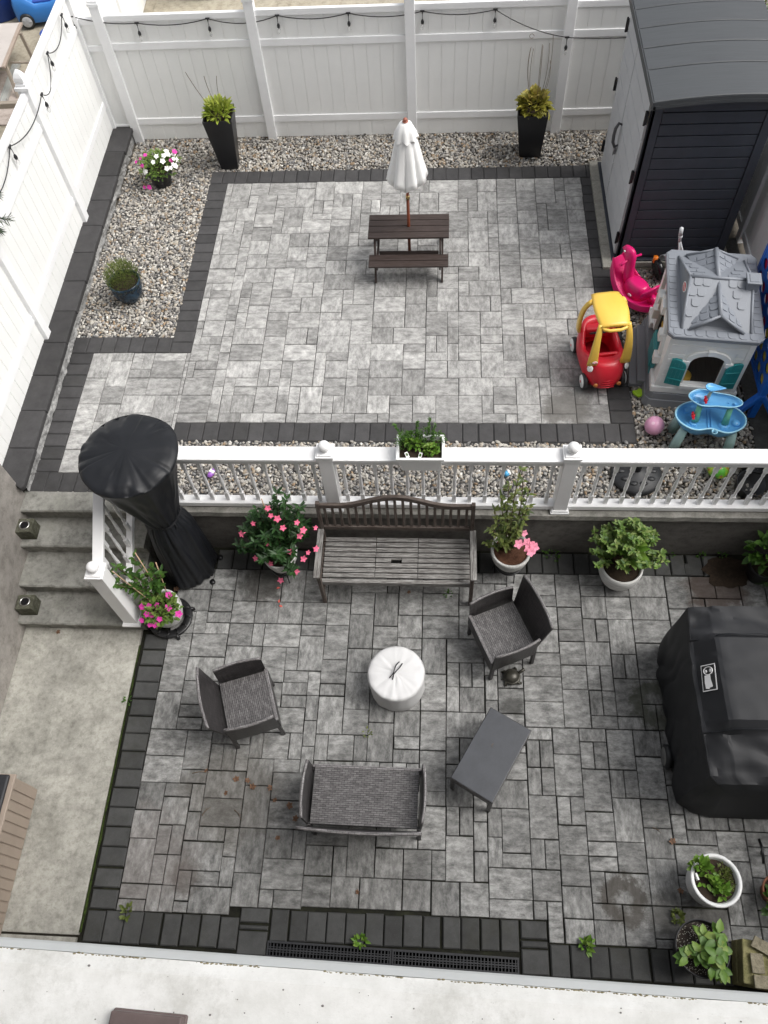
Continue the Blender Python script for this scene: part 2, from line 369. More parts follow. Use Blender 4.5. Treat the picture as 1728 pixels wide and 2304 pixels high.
def fill(x0, y1, x1, y0, half, inside, seed):
    """random ashlar packing on a half-module grid, from the top-left corner"""
    rr = random.Random(seed); nx = math.ceil((x1-x0)/half); ny = math.ceil((y1-y0)/half); occ = set(); out = []
    kinds = [(3, 2), (2, 3), (3, 2), (2, 3), (2, 2), (2, 2), (2, 2), (2, 1), (1, 2), (2, 1)]
    for j in range(ny):
        for i in range(nx):
            if (i, j) in occ: continue
            ks = kinds[:]; rr.shuffle(ks); ks += [(1, 1)]
            # avoid orphan singles
            best = None
            for (a, b) in ks:
                cells = [(i+p, j+q) for p in range(a) for q in range(b)]
                if any(c in occ for c in cells): continue
                if (a, b) != (1, 1):
                    # leftover 1-wide gap to the right blocked by an occupied cell is only ok for tall pieces later
                    if (i+a, j) not in occ and (i+a+1, j) in occ and a >= 2 and rr.random() < .8: continue
                best = (a, b, cells); break
            if best is None: best = (1, 1, [(i, j)])
            a, b, cells = best; occ.update(cells)
            r = [x0+i*half, x0+(i+a)*half, y1-(j+b)*half, y1-j*half]
            r = [max(r[0], x0), min(r[1], x1), max(r[2], y0), min(r[3], y1)]
            out += inside(r)
    return out
def clip_rects(rs, regions):
    out = []
    for r in rs:
        for q in regions:
            c = [max(r[0], q[0]), min(r[1], q[1]), max(r[2], q[2]), min(r[3], q[3])]
            if c[1]-c[0] > .015 and c[3]-c[2] > .015: out.append(c)
    return out
W = 28.067*U; B = 1.5*U; L0 = -6.93*U
XR = W
reg_up = [(0, XR, -24*U, 0), (L0, 0, -28*U, -18*U)]
half = .11625
# pack the left apron and the main field together
up = fill(L0-half*.1, 0, XR, -28*U, half, lambda r: clip_rects([r], reg_up), 3)
paver_mesh('upper_patio_paving', up, 0, paver_up)
bpy.data.objects['upper_patio_paving']['kind'] = 'structure'
def soldier(x0, x1, y0, y1, axis):
    n = max(1, round(((x1-x0) if axis == 'x' else (y1-y0))/U)); out = []
    for i in range(n):
        if axis == 'x': out.append([x0+(x1-x0)*i/n, x0+(x1-x0)*(i+1)/n, y0, y1])
        else: out.append([x0, x1, y0+(y1-y0)*i/n, y0+(y1-y0)*(i+1)/n])
    return out
rs = soldier(-B, XR+B, 0, B, 'x')+soldier(-B, 0, -18*U+0, 0, 'y')+soldier(XR, XR+B, -24*U, 0, 'y')+soldier(.0, XR+B, -25.5*U, -24*U, 'x')
rs += soldier(-1.34+.02, -B, -18*U, -18*U+B, 'x')+soldier(L0-B, L0, -28*U, -18*U, 'y')+soldier(-1.31, .02, -4.575, -28*U, 'x')
o = paver_mesh('upper_patio_border', rs, .001, border_up, gap=.006, lip=.008, drop=.008, wob=.002); o['kind'] = 'structure'
m = MB(); m.bx(-1.34, XR+B, -4.6, B, -.034, -.012); struct(m, 'upper_joint_sand', joint_up)
# lower patio
xl0 = -.02+.0; XLo = 3.368*U-.535+.0
XL = -.14; 
def lx(y): return XL
lowx0, lowx1, lowy1, lowy0 = XL+B, 6.02, -5.02, -8.065
def low_in(r):
    xm = (r[0]+r[1])/2; yb = -8.13 if xm < 1.12 else (-8.065 if xm < 3.57 else -8.222)
    c = [r[0], r[1], max(r[2], yb), r[3]]; o = [c] if c[3]-c[2] > .015 else []
    if r[0] < 3.57 < r[1] and xm < 3.57 and r[2] < -8.1: o.append([3.572, r[1], max(r[2], -8.222), min(-8.07, r[3])])
    if r[0] < 3.57 < r[1] and xm >= 3.57 and r[2] < -8.065:
        o = [[3.572, r[1], max(r[2], -8.222), r[3]]]
        if r[3] > -8.05: o.append([r[0], 3.57, -8.065, r[3]])
    return o
rl = fill(lowx0, lowy1, lowx1, -8.23, half*1.0, low_in, 11)
o = paver_mesh('lower_patio_paving', rl, LZ, paver_lo, gap=.007, lip=.004, drop=.005, wob=.0018); o['kind'] = 'structure'
rs = soldier(XL, XL+B, -8.13, -5.73, 'y')+soldier(XL, 1.12, -8.37, -8.13, 'x')+soldier(1.365, 3.345, -8.30, -8.065, 'x')+soldier(3.57, 6.02, -8.455, -8.222, 'x')
rs += soldier(.45, 6.02, -5.02, -4.79, 'x')
rs += [[1.12, 1.36, -8.18, -8.065], [1.12, 1.36, -8.225, -8.185], [1.12, 1.36, -8.41, -8.23], [3.35, 3.565, -8.20, -8.065], [3.35, 3.565, -8.26, -8.205], [3.35, 3.565, -8.45, -8.265]]
rs = [r for r in rs if not (r[0] > 5.35 and r[2] > -5.1)]
rs += [[5.06, 5.2, -5.02, -4.87], [5.36, 5.47, -4.93, -4.82], [5.40, 5.49, -5.03, -4.95]]
o = paver_mesh('lower_patio_border', rs, LZ+.001, border_lo, gap=.011, lip=.009, drop=.01, wob=.003); o['kind'] = 'structure'
m = MB(); m.bx(XL-.03, 6.3, -8.5, -4.76, LZ-.05, LZ-.026); struct(m, 'lower_joint_sand', sand_joint)
# concrete walkway with a shallow edge line
m = MB(); m.bx(-1.34, XL-.035, -8.32, -5.0, LZ-.06, LZ+.006); m.bx(-1.34, XL-.05, -8.5, -8.335, LZ-.06, LZ+.002); struct(m, 'concrete_walkway', conc_walk, bevel=.008)
m = MB(); m.bx(5.68, 6.0, -4.6, -1.1, -.03, -.004); struct(m, 'dark_side_strip', asphalt_strip)

# gravel -------------------------------------------------------------
def ico():
    bm = bmesh.new(); bmesh.ops.create_icosphere(bm, subdivisions=2, radius=1)
    V = np.array([v.co[:] for v in bm.verts]); F = np.array([[v.index for v in f.verts] for f in bm.faces]); bm.free(); return V, F
IV, IF = ico()
def gravel(regions, dens):
    P = []
    for (x0, x1, y0, y1) in regions:
        n = int((x1-x0)*(y1-y0)*dens); c = np.stack([rng.uniform(x0, x1, n), rng.uniform(y0, y1, n), rng.uniform(-.022, .010, n)], 1)
        # jittered grid for an even base coat
        s = .031; gx, gy = np.meshgrid(np.arange(x0+s/2, x1, s), np.arange(y0+s/2, y1, s)); g = np.stack([gx.ravel(), gy.ravel(), np.full(gx.size, -.014)], 1)
        g[:, :2] += rng.normal(0, s*.22, (len(g), 2)); P += [c, g]
    P = np.concatenate(P); n = len(P)
    base = []
    for k in range(6):
        d = IV.copy(); off = rng.random(3)*10
        h = np.array([noise.noise(Vector(v*1.1+off)) for v in IV]); base.append(d*(1+.38*h)[:, None])
    base = np.array(base)
    ax = np.stack([rng.uniform(.014, .027, n), rng.uniform(.011, .019, n), rng.uniform(.008, .013, n)], 1)*rng.lognormal(-.04, .16, n)[:, None]
    a = rng.uniform(0, 2*np.pi, n); tx = rng.normal(0, .45, n); ty = rng.normal(0, .45, n)
    ca, sa, cx, sx, cy, sy = np.cos(a), np.sin(a), np.cos(tx), np.sin(tx), np.cos(ty), np.sin(ty)
    z0 = np.zeros(n); o1 = np.ones(n)
    Rz = np.stack([ca, -sa, z0, sa, ca, z0, z0, z0, o1], 1).reshape(n, 3, 3)
    Rx = np.stack([o1, z0, z0, z0, cx, -sx, z0, sx, cx], 1).reshape(n, 3, 3)
    Ry = np.stack([cy, z0, sy, z0, o1, z0, -sy, z0, cy], 1).reshape(n, 3, 3)
    M = Rz @ Rx @ Ry; B_ = base[rng.integers(0, 6, n)]*ax[:, None, :]
    V = np.einsum('nij,nkj->nki', M, B_)+P[:, None, :]
    F = (IF[None]+np.arange(n)[:, None, None]*len(IV)).reshape(-1, 3)
    t = np.repeat(rng.random(n), len(IV))
    return V.reshape(-1, 3), F, t
b = NB('pebble'); at = b.new('Attribute', attribute_name='rnd')
pal = [(.0, (.16, .15, .14)), (.10, (.27, .255, .235)), (.2, (.40, .385, .35)), (.3, (.30, .285, .27)), (.4, (.50, .48, .435)), (.48, (.37, .31, .24)), (.54, (.48, .46, .43)), (.62, (.22, .22, .22)), (.7, (.56, .54, .50)), (.78, (.33, .24, .155)), (.82, (.45, .41, .35)), (.92, (.36, .36, .35)), (.97, (.72, .71, .67))]
cc = b.ramp(at.outputs['Fac'], pal); b.n[-1]
cc = b.mix(cc, b.ramp(b.noise(b.coord('Object'), 90, 4, .7), [(.3, (.55, .55, .55)), (.7, (1.15, 1.12, 1.08))]), .8, 'MULTIPLY')
b.col(cc); pebble = b.done(.6, 0, .4)
for nd in b.n:
    if nd.type == 'VALTORGB' and len(nd.color_ramp.elements) > 6: nd.color_ramp.interpolation = 'CONSTANT'
GV, GF, GT = gravel([(-1.34, 4.46, B+.0, .93), (4.62, 6.0, .27, .93), (-1.345, -B, -18*U+B, B), (.06, 5.68, -4.64, -25.5*U), (XR+B, 5.68, -25.5*U, -1.60), (4.46, 4.62, .27, .93)], 560)
g = np_mesh('gravel', GV, GF, pebble, (('rnd', 'FLOAT', GT),), smooth=True, tri=True); g['kind'] = 'stuff'; tag(g, 'rounded grey, tan and white river pebbles filling the beds round the upper patio', 'gravel')

# ================================================================ STRUCTURES AS THINGS
# ---- left retaining wall with dark caps
t = thing('block_wall', 'low split-face block wall with charcoal cap stones running along the foot of the left fence', 'retaining wall', (-1.45, -1.9, 0))
def P_(o, x, y, z=0): return (x-o[0], y-o[1], z-o[2])
def wall_x(y): return -1.35+(.9-y)/5.56*.09
m = MB(); m.M = T(1.45, 1.9, 0)
ys = [.95, .396, -.08, -.53, -.985, -1.44, -1.90, -2.36, -2.82, -3.27, -3.73, -4.19, -4.66]
rj = random.Random(2)
for i in range(len(ys)-1):
    y1, y0 = ys[i]-.002, ys[i+1]+.002; xi1 = wall_x(y1)+rj.uniform(-.006, .008); xi0 = xi1+(wall_x(y0)-wall_x(y1)); xo1 = -1.60+(.9-y1)*.0126; xo0 = -1.60+(.9-y0)*.0126
    if i == len(ys)-2: poly = [(xo1, y1), (xo0, y0+.16), (xi0-.03, y0), (xi0, y0+.03), (xi1, y1)]
    else: poly = [(xo1, y1), (xo0, y0), (xi0, y0), (xi1, y1)]
    m.prism(poly, .135+rj.uniform(-.002, .002), .2+rj.uniform(-.002, .002))
cap = m.build('cap_stones', cap_stone, t, bevel=.012)
me = cap.data; a = me.attributes.new('tone', 'FLOAT', 'POINT'); a.data.foreach_set('value', np.array(m.rnd, dtype=np.float32))
m = MB(); m.M = T(1.45, 1.9, 0)
n = 160; rws = 6; grid = []
for j in range(rws+1):
    z = -.03+.165*j/rws
    for i in range(n+1):
        y = .93-5.5*i/n; grid.append((wall_x(y)-.035+.022*noise.noise(Vector((y*9, z*14, 1)))+.012*noise.noise(Vector((y*30, z*30, 4))), y, z))
fs = [(j*(n+1)+i, j*(n+1)+i+1, (j+1)*(n+1)+i+1, (j+1)*(n+1)+i) for j in range(rws) for i in range(n)]
m.add(grid, fs, False, grain=1); m.bx(-1.58, -1.40, -4.55, .93, -.03, .134)
m.build('block_face', block_face, t)

# ---- fences
def fence_panel(m, a, b, z0, z1, th=.022, step=.155):
    a, b = Vector(a), Vector(b); L = (b-a).length; n = max(1, round(L/step)); d = (b-a)/n
    for i in range(n):
        p = a+d*i; q = a+d*(i+1); c = (p+q)/2
        m.box((c.x, c.y, (z0+z1)/2), ((q-p).length-.006, th, z1-z0), rot=math.atan2(d.y, d.x), grain=2)
    c = (a+b)/2; m.box((c.x, c.y, (z0+z1)/2), (L, th*.5, z1-z0-.004), rot=math.atan2(d.y, d.x), grain=2)
def rail(m, a, b, z0, z1, th=.045): 
    a, b = Vector(a), Vector(b); d = b-a; c = (a+b)/2; m.box((c.x, c.y, (z0+z1)/2), (d.length, th, z1-z0), rot=math.atan2(d.y, d.x), grain=0)
def fence(name, label, o, posts, rails, zb, ztops, cap, caph, ps=.115):
    """posts: list of xy; panels between them; rails: z tops"""
    t = thing(name, label, 'fence', o)
    for i in range(len(posts)-1):
        a, b = Vector(posts[i]), Vector(posts[i+1]); d = (b-a).normalized(); a2, b2 = a+d*ps*.45-Vector(o[:2]), b-d*ps*.45-Vector(o[:2])
        zt = ztops[i]
        m = MB(); fence_panel(m, a2, b2, zb-o[2], zt-.03-o[2]); m.build('panel', fence_vinyl, t, bevel=.0015, seg=1)
        m = MB(); rail(m, a2, b2, zt-.07-o[2], zt-o[2], .05); m.build('top_rail', white_vinyl, t, bevel=.004)
        for z in rails[i]:
            m = MB(); rail(m, a2, b2, z-.085-o[2], z-o[2], .05); r_ = m.build('rail', white_vinyl, t, bevel=.004)
    for i, p in enumerate(posts):
        if p in cap.get('skip', ()): continue
        m = MB(); p2 = Vector(p)-Vector(o[:2]); zt = caph[i]
        d = (Vector(posts[min(i+1, len(posts)-1)])-Vector(posts[max(i-1, 0)])); ang = math.atan2(d.y, d.x)
        m.box((p2.x, p2.y, (zb-.1+zt)/2-o[2]), (ps, ps, zt-zb+.1), rot=ang, grain=2); po = m.build('post', white_vinyl, t, bevel=.006)
        m = MB(); m.M = T(p2.x, p2.y, zt-o[2]) @ rz(ang)
        if cap.get('kind') == 'gothic':
            m.box((0, 0, .01), (ps*1.22, ps*1.22, .03)); m.box((0, 0, .035), (ps*.9, ps*.9, .03))
            k = ps*.42; pr = [(.05, .8), (.08, 1.0), (.115, .93), (.15, .62), (.175, .25), (.185, .02)]
            m.rings([[(x*k*q, y*k*q, z) for x, y in ((-1, -1), (1, -1), (1, 1), (-1, 1))] for z, q in pr], smooth=False)
        else:
            m.box((0, 0, .012), (ps*1.16, ps*1.16, .035)); m.box((0, 0, .04), (ps*1.0, ps*1.0, .03)); 
            k = ps*.5; m.rings([[(x*k*q, y*k*q, z) for x, y in ((-1, -1), (1, -1), (1, 1), (-1, 1))] for z, q in [(.055, 1), (.085, .12)]], smooth=False)
        m.build('post_cap', white_vinyl, po, bevel=.003)
    return t
YB = .935
fence('vinyl_fence', 'tall white vinyl fence along the back, behind the gravel and the umbrella', (2.3, YB, 0),
      [(-1.31, YB), (.47, YB-.0), (2.29, YB), (4.10, YB), (6.0, YB)], [(1.26, .30)]*4, 0, [1.575, 1.59, 1.60, 1.575], {}, [1.70, 1.70, 1.74, 1.74, 1.7], .115)
fence('vinyl_fence', 'tall white vinyl fence on the left with a pointed post cap, above dark cap stones', (-1.56, -1.8, 0),
      [(-1.615, .93), (-1.575, -.87), (-1.555, -2.72), (-1.545, -4.52)], [(1.50, .56), (1.46, .55), (1.46, .55)], .19, [1.86, 1.80, 1.80], {'kind': 'gothic'}, [1.88, 1.83, 1.83, 1.83], .115)
t = thing('vinyl_fence', 'narrow white vinyl filler panel closing the back left corner of the fence', 'fence', (-1.46, YB, 0))
m = MB(); fence_panel(m, (-.10, 0), (.10, 0), .18, 1.5); m.build('panel', fence_vinyl, t, bevel=.0015, seg=1)
for zz in (.22, 1.24, 1.55):
    m = MB(); rail(m, (-.10, 0), (.10, 0), zz-.07, zz, .05); m.build('rail', white_vinyl, t, bevel=.004)
fence('vinyl_fence', 'smooth white vinyl fence on the right, behind the shed and the blue game board', (6.06, -2, 0),
      [(6.06, .8), (6.06, -1.1), (6.06, -3.0), (6.06, -4.7)], [(.13,)]*3, .03, [1.50]*3, {}, [1.58]*4, .1)
# ---- terrace retaining wall (concrete ledge above a painted face)
t = thing('retaining_wall', 'dark painted concrete retaining wall with a rough pale ledge, behind the bench under the railing', 'retaining wall', (3, -4.75, LZ))
m = MB(); m.M = T(-3, 4.75, -LZ); m.bx(.0, 6.3, -4.765, -4.66, LZ-.05, -.055); m.build('wall_face', stucco_wall, t)
m = MB(); m.M = T(-3, 4.75, -LZ)
n = 120
for (ya, yb, za, zb_) in ((-4.79, -4.615, -.06, -.002),):
    r1 = []; 
    for i in range(n+1):
        x = .02+6.2*i/n; w_ = .006*noise.noise(Vector((x*7, 0, 0)))
        r1.append([(x, ya+w_, za), (x, yb, za), (x, yb, zb_), (x, ya+w_+.008, zb_+.001*noise.noise(Vector((x*9, 3, 0))))])
    m.rings(r1, smooth=False)
m.build('ledge', conc_ledge, t)
# ---- steps
t = thing('concrete_stairs', 'four worn grey concrete steps climbing from the walkway to the upper patio', 'stairs', (-.7, -5.2, LZ))
m = MB(); m.M = T(.7, 5.2, -LZ)
ed = [(-4.582, -4.786, 0), (-4.76, -5.072, -.178), (-5.04, -5.415, -.355), (-5.39, -5.722, -.533)]
for i, (yb, yf, z) in enumerate(ed):
    n = 60; x0, x1 = -1.35, -.12; ring = []
    for k in range(n+1):
        x = x0+(x1-x0)*k/n; j = .007*noise.noise(Vector((x*8, i*5, 0))); q = .004*noise.noise(Vector((x*13, i*5, 9)))
        yy = yf-(.055 if i == 3 else 0)*0
        ring.append([(x, yf+.03+j, z-.178), (x, yb+.02, z-.178), (x, yb+.02, z-.002), (x, yf+.012+j, z-.002+q), (x, yf+j, z-.014+q), (x, yf+.003+j, z-.05), (x, yf+.026+j, z-.062)])
    m.rings(ring, smooth=False)
m.build('treads', conc_step, t)
m = MB(); m.M = T(.7, 5.2, -LZ); m.bx(-1.35, -.125, -5.69, -4.6, LZ, -.57); m.bx(-1.35, -.125, -5.36, -4.6, -.569, -.39); m.bx(-1.35, -.125, -5.01, -4.6, -.389, -.21); m.build('step_body', stucco_tan, t)
# ---- left building wall
t = thing('stucco_wall', 'plain taupe stucco wall of the building left of the steps and walkway', 'wall', (-1.5, -6.5, LZ))
m = MB(); m.M = T(1.5, 6.5, -LZ); m.bx(-1.75, -1.335, -9.2, -4.60, LZ-.05, 1.5); m.build('wall', stucco_tan, t)
m = MB(); m.M = T(1.5, 6.5, -LZ); m.bx(-1.78, -1.31, -9.2, -4.58, 1.502, 1.56); m.build('wall_cap', conc_ledge, t)
# ---- the house the photo is taken from
t = thing('house', 'near house wall with a white concrete window ledge along the bottom of the view', 'house', (2.5, -8.9, LZ))
m = MB(); m.M = T(-2.5, 8.9, -LZ)
m.bx(-4, 9, -9.6, -8.98, LZ-.05, 8.5); m.build('wall', stucco_tan, t)
m = MB(); m.M = T(-2.5, 8.9, -LZ)
m.prism([(-1.6, -8.98), (6.6, -8.98), (6.6, -8.62), (-1.6, -8.52)], LZ-.05, 3.6); m.build('lower_wall', stucco_tan, t)
# ledge: edge from (1.48,-8.52) to (3.54,-8.563) at z=4
def ey(x): return -8.52+(x-1.48)*(-.0209)
m = MB(); m.M = T(-2.5, 8.9, -LZ)
n = 90; ring = []
for k in range(n+1):
    x = -1.5+8*k/n; e = ey(x); j = .0012*noise.noise(Vector((x*9, 0, 0)))
    ring.append([(x, e-.46, 3.62), (x, e-.025, 3.62), (x, e-.025+j, 3.985), (x, e-.06+j, 4.004), (x, e-.46, 4.02)])
m.rings(ring, smooth=False); led = m.build('ledge', sill_white, t)
m = MB(); m.M = T(-2.5, 8.9, -LZ)
ring = []
for k in range(n+1):
    x = -1.5+8*k/n; e = ey(x)
    ring.append([(x, e-.024, 3.60), (x, e, 3.60), (x, e, 3.966), (x, e-.006, 3.973), (x, e-.024, 3.98)])
m.rings(ring, smooth=False); m.build('ledge_trim', sill_edge, led, bevel=.002)
crk = concrete('crack_moss', (.16, .14, .07), (.34, .30, .19), .5, 14)
m = MB(); m.M = T(-2.5, 8.9, -LZ); rr = random.Random(4)
for k in range(420):
    x = 1.3+2.5*k/420+rr.uniform(-.004, .004); e = ey(x); 
    if noise.noise(Vector((x*3.3, 5, 0))) < -.12: continue
    m.sphere((x, e-.0275+rr.gauss(0, .0013), 3.986), rr.uniform(.0012, .0034), 6, 4, (1.6, .8, .6))
m.build('moss_line', crk, led)['kind'] = 'stuff'
m = MB(); m.M = T(-2.5, 8.9, -LZ)
for k in range(60):
    x = rr.uniform(1.35, 3.7); y = ey(x)-rr.uniform(.05, .2); m.sphere((x, y, 4.0055+(ey(x)-.06-y)*.04), abs(rr.gauss(0, .0011))+.0006, 6, 4, (1.3, 1, .3))
m.build('pits', plain('pit_grey', (.22, .21, .2), .9), led)['kind'] = 'stuff'
t = thing('vent_cover', 'brown plastic vent cover on the white ledge at the bottom edge', 'vent', (1.945, -8.725, 4.013), R(-2.3))
brown_plastic = plain('brown_plastic', (.135, .10, .095), .5, .2, 14)
m = MB(); m.box((0, -.04, .02), (.19, .17, .045), tap=1.0); m.box((0, -.04, .005), (.2, .18, .012)); m.build('cover', brown_plastic, t, bevel=.016, seg=4)

# ---- terrace railing
t = thing('porch_railing', 'long white balustrade with turned balusters and ball-topped posts on the terrace edge above the bench', 'railing', (2.9, -4.68, 0))
OX, OY = 2.9, -4.68
YR = -4.675
m = MB(); m.M = T(-OX, -OY, 0); m.bx(-.02, 6.25, YR-.045, YR+.045, .72, .775); m.bx(-.02, 6.25, YR-.052, YR+.052, .775, .80); m.bx(-.02, 6.25, YR-.075, YR+.07, .80, .832)
m.build('top_rail', white_paint, t, bevel=.006)
m = MB(); m.M = T(-OX, -OY, 0); m.bx(-.02, 6.25, YR-.05, YR+.045, .015, .075); m.build('bottom_rail', white_paint, t, bevel=.006)
def baluster_mesh(H=.66):
    m = MB(); w_ = .017
    m.box((0, 0, .065), (w_*2, w_*2, .13)); m.box((0, 0, H-.07), (w_*2, w_*2, .14))
    pr = [(.128, .016), (.14, .010), (.15, .0165), (.16, .010), (.172, .0155), (.184, .0095), (.2, .012), (.24, .0165), (.3, .0175), (.38, .0135), (.44, .0105), (.47, .0155), (.48, .0105), (.49, .015), (.522, .0165)]
    m.lathe([(z*H/.66, r) for z, r in pr], 10, cap0=False, cap1=False); return m
b0 = None; posts_x = [1.71, 3.785]
x = .12; xs = []
for a, b_ in ((.05, 1.65), (1.77, 3.725), (3.845, 6.2)):
    n = max(1, round((b_-a)/.1405)); xs += [a+(b_-a)*(i+.5)/n for i in range(n)]
for x in xs:
    if b0 is None: b0 = baluster_mesh().build('baluster', white_paint, t); b0.location = (x-OX, YR-OY, .07)
    else: dup(b0, t, loc=(x-OX, YR-OY, .07))
def newel(par, x, y, z0, H, w_=.125, nm='post'):
    m = MB(); m.M = T(x, y, z0); m.box((0, 0, H/2), (w_, w_, H)); po = m.build(nm, white_paint, par, bevel=.005)
    m = MB(); m.M = T(x, y, z0); m.box((0, 0, .012), (w_+.045, w_+.045, .024)); m.box((0, 0, .034), (w_+.026, w_+.026, .02)); m.build('base_trim', white_paint, po, bevel=.004)
    m = MB(); m.M = T(x, y, z0+H); m.box((0, 0, .01), (w_+.03, w_+.03, .024)); m.box((0, 0, .028), (w_+.0, w_+.0, .016)); m.box((0, 0, -.03), (w_+.014, w_+.014, .03)); m.lathe([(.035, .035), (.05, .024)], 14)
    m.sphere((0, 0, .085), .052, 20, 12); m.build('ball_cap', white_paint, po, bevel=.003)
    return po
for px_ in posts_x: newel(t, px_-OX, YR-.01-OY, .0, .86)
# ---- stair railing
t = thing('stair_railing', 'short sloping white stair railing with a ball-topped newel post beside the steps', 'railing', (-.21, -5.3, LZ))
newel(t, 0, -5.655+5.3, -.533-LZ, 1.0, .13)
sx, s0y, s1y = 0.0, -5.60+5.3, -4.72+5.3
def zr(y): return .455+(y-(-5.59))*.60
m = MB(); m.beam((sx, s0y, zr(-5.60)-LZ+.0), (sx, s1y, zr(-4.72)-LZ), .095, .035); m.beam((sx, s0y, zr(-5.60)-LZ-.045), (sx, s1y, zr(-4.72)-LZ-.045), .055, .06); m.build('handrail', white_paint, t, bevel=.005)
m = MB(); m.beam((sx, s0y, zr(-5.60)-LZ-.83), (sx, s1y, zr(-4.72)-LZ-.83), .06, .06); m.build('bottom_rail', white_paint, t, bevel=.005)
bb = None
for k in range(6):
    y = -5.50+k*.128; z = zr(y)-LZ-.83+.02
    if bb is None: bb = baluster_mesh(.74).build('baluster', white_paint, t); bb.location = (sx, y+5.3, z)
    else: dup(bb, t, loc=(sx, y+5.3, z))
m = MB(); m.box((sx, -4.70+5.3, .45-LZ), (.12, .12, .98)); m.build('top_post', white_paint, t, bevel=.005)
# ---- step lights
cube_mat = concrete('mossy_concrete', (.045, .045, .03), (.13, .13, .10), .8, 8, .7)
chrome = plain('brushed_steel', (.5, .5, .48), .25, .2, 30, metal=1)
for x, y, z, lb in ((-1.265, -4.93, -.178, 'mossy concrete cube holder with a metal ring on the second step from the top'), (-1.24, -5.565, -.533, 'mossy concrete cube holder with a metal ring on the lowest step')):
    t = thing('cube_holder', lb, 'pole holder', (x, y, z), R(2), 'concrete cube holders on the steps')
    m = MB(); m.box((0, 0, .075), (.165, .15, .15)); m.build('cube', cube_mat, t, bevel=.008)
    m = MB(); m.lathe([(.149, .052), (.155, .052), (.157, .046), (.157, .040), (.135, .037)], 28, cap0=False, cap1=False); m.build('metal_ring', chrome, t)
    m = MB(); m.lathe([(.151, .0372), (.1512, .001)], 24, cap0=False); m.build('socket', gloss_black, t)
# ---- trench drain
gr = thing('trench_drain', 'long black slotted trench drain along the foot of the near house wall', 'drain', (2.35, -8.37, LZ), R(-1.1))
drain_mat = plain('drain_black', (.018, .019, .022), .5, .25, 15)
for k in range(2):
    m = MB(); x0 = -.985+k*.988; x1 = x0+.982
    m.bx(x0, x1, -.058, -.043, -.02, .006); m.bx(x0, x1, .043, .058, -.02, .006); m.bx(x0, x1, -.005, .005, -.02, .004)
    m.bx(x0, x0+.012, -.043, .043, -.02, .005); m.bx(x1-.012, x1, -.043, .043, -.02, .005)
    n = 36
    for i in range(n): xx = x0+.012+(x1-x0-.024)*(i+.5)/n; m.bx(xx-.0038, xx+.0038, -.043, .043, -.018, .003)
    m.bx(x0, x1, -.019, -.014, -.02, .0035); m.bx(x0, x1, .014, .019, -.02, .0035)
    m.build('grate', drain_mat, gr)
m = MB(); m.bx(-.99, .99, -.052, .052, -.0255, -.0225); m.build('channel', plain('void_shade_black', (.002, .002, .002), 1, .1, 5, spec=0), gr)  # shallow plate; its black colour stands in for the shade below the slots

# ================================================================ STRING LIGHTS
def catenary(a, b, sag, n=10):
    a, b = Vector(a), Vector(b); return [a.lerp(b, i/n)+Vector((0, 0, -4*sag*(i/n)*(1-i/n))) for i in range(n+1)]
glass = NB('clear_glass'); glass.p.inputs['Transmission Weight'].default_value = .9; glass.p.inputs['Base Color'].default_value = (.95, .95, .95, 1); glass_m = glass.done(.03)
SB = None
def string_lights(name, label, pts, sags):
    global SB
    t = thing(name, label, 'string lights', pts[0], 0)
    o = Vector(pts[0]); m = MB(); path = []
    for i in range(len(pts)-1): path += catenary(Vector(pts[i])-o, Vector(pts[i+1])-o, sags[i])[:(None if i == len(pts)-2 else -1)]
    m.tube(path, .0055, 5); m.build('wire', wire_black, t)
    for p in pts[:BN]:
        q = Vector(p)-o
        if SB is None:
            m = MB(); m.tube([(0, 0, .004), (0, -.004, -.04), (0, -.006, -.085)], .0042, 5); m.lathe([(-.135, .012), (-.132, .017), (-.11, .0185), (-.095, .013), (-.082, .006)], 12, c=(0, -.006, 0)); m.box((0, 0, 0), (.05, .018, .016)); m.box((0, 0, -.02), (.016, .014, .03), tap=.6)
            s_ = m.build('socket', wire_black, t, bevel=.002)
            m = MB(); m.lathe([(-.20, .0005), (-.196, .010), (-.18, .0195), (-.165, .020), (-.15, .015), (-.136, .011)], 12, c=(0, -.006, 0), cap1=False); g_ = m.build('bulb', glass_m, s_)
            SB = (s_, g_); s_.location = q
        else:
            s_ = dup(SB[0], t, loc=q); g_ = dup(SB[1], s_)
        s_.rotation_euler = (0, 0, R(90) if label.startswith('black string lights along the left') else 0)
yb = YB-.035
back = [(-1.60, yb-.02, 1.60), (-.87, yb, 1.492), (-.03, yb, 1.518), (.778, yb, 1.528), (1.594, yb, 1.529), (2.434, yb, 1.525), (3.252, yb, 1.517), (4.083, yb-.05, 1.215), (4.85, yb-.02, 1.18)]
BN = 8
string_lights('string_lights', 'black string lights hooked along the top of the back fence, ending at the shed', back, [.035, .045, .07, .05, .05, .045, .05, .015])
left = [(-1.545, .53, 1.80), (-1.53, -.176, 1.778), (-1.47, -.775, 1.69), (-1.52, -1.702, 1.737), (-1.52, -2.6, 1.73)]
BN = 5
string_lights('string_lights', 'black string lights along the left fence, drooping past its pointed post cap', left, [.12, .16, .10, .12])

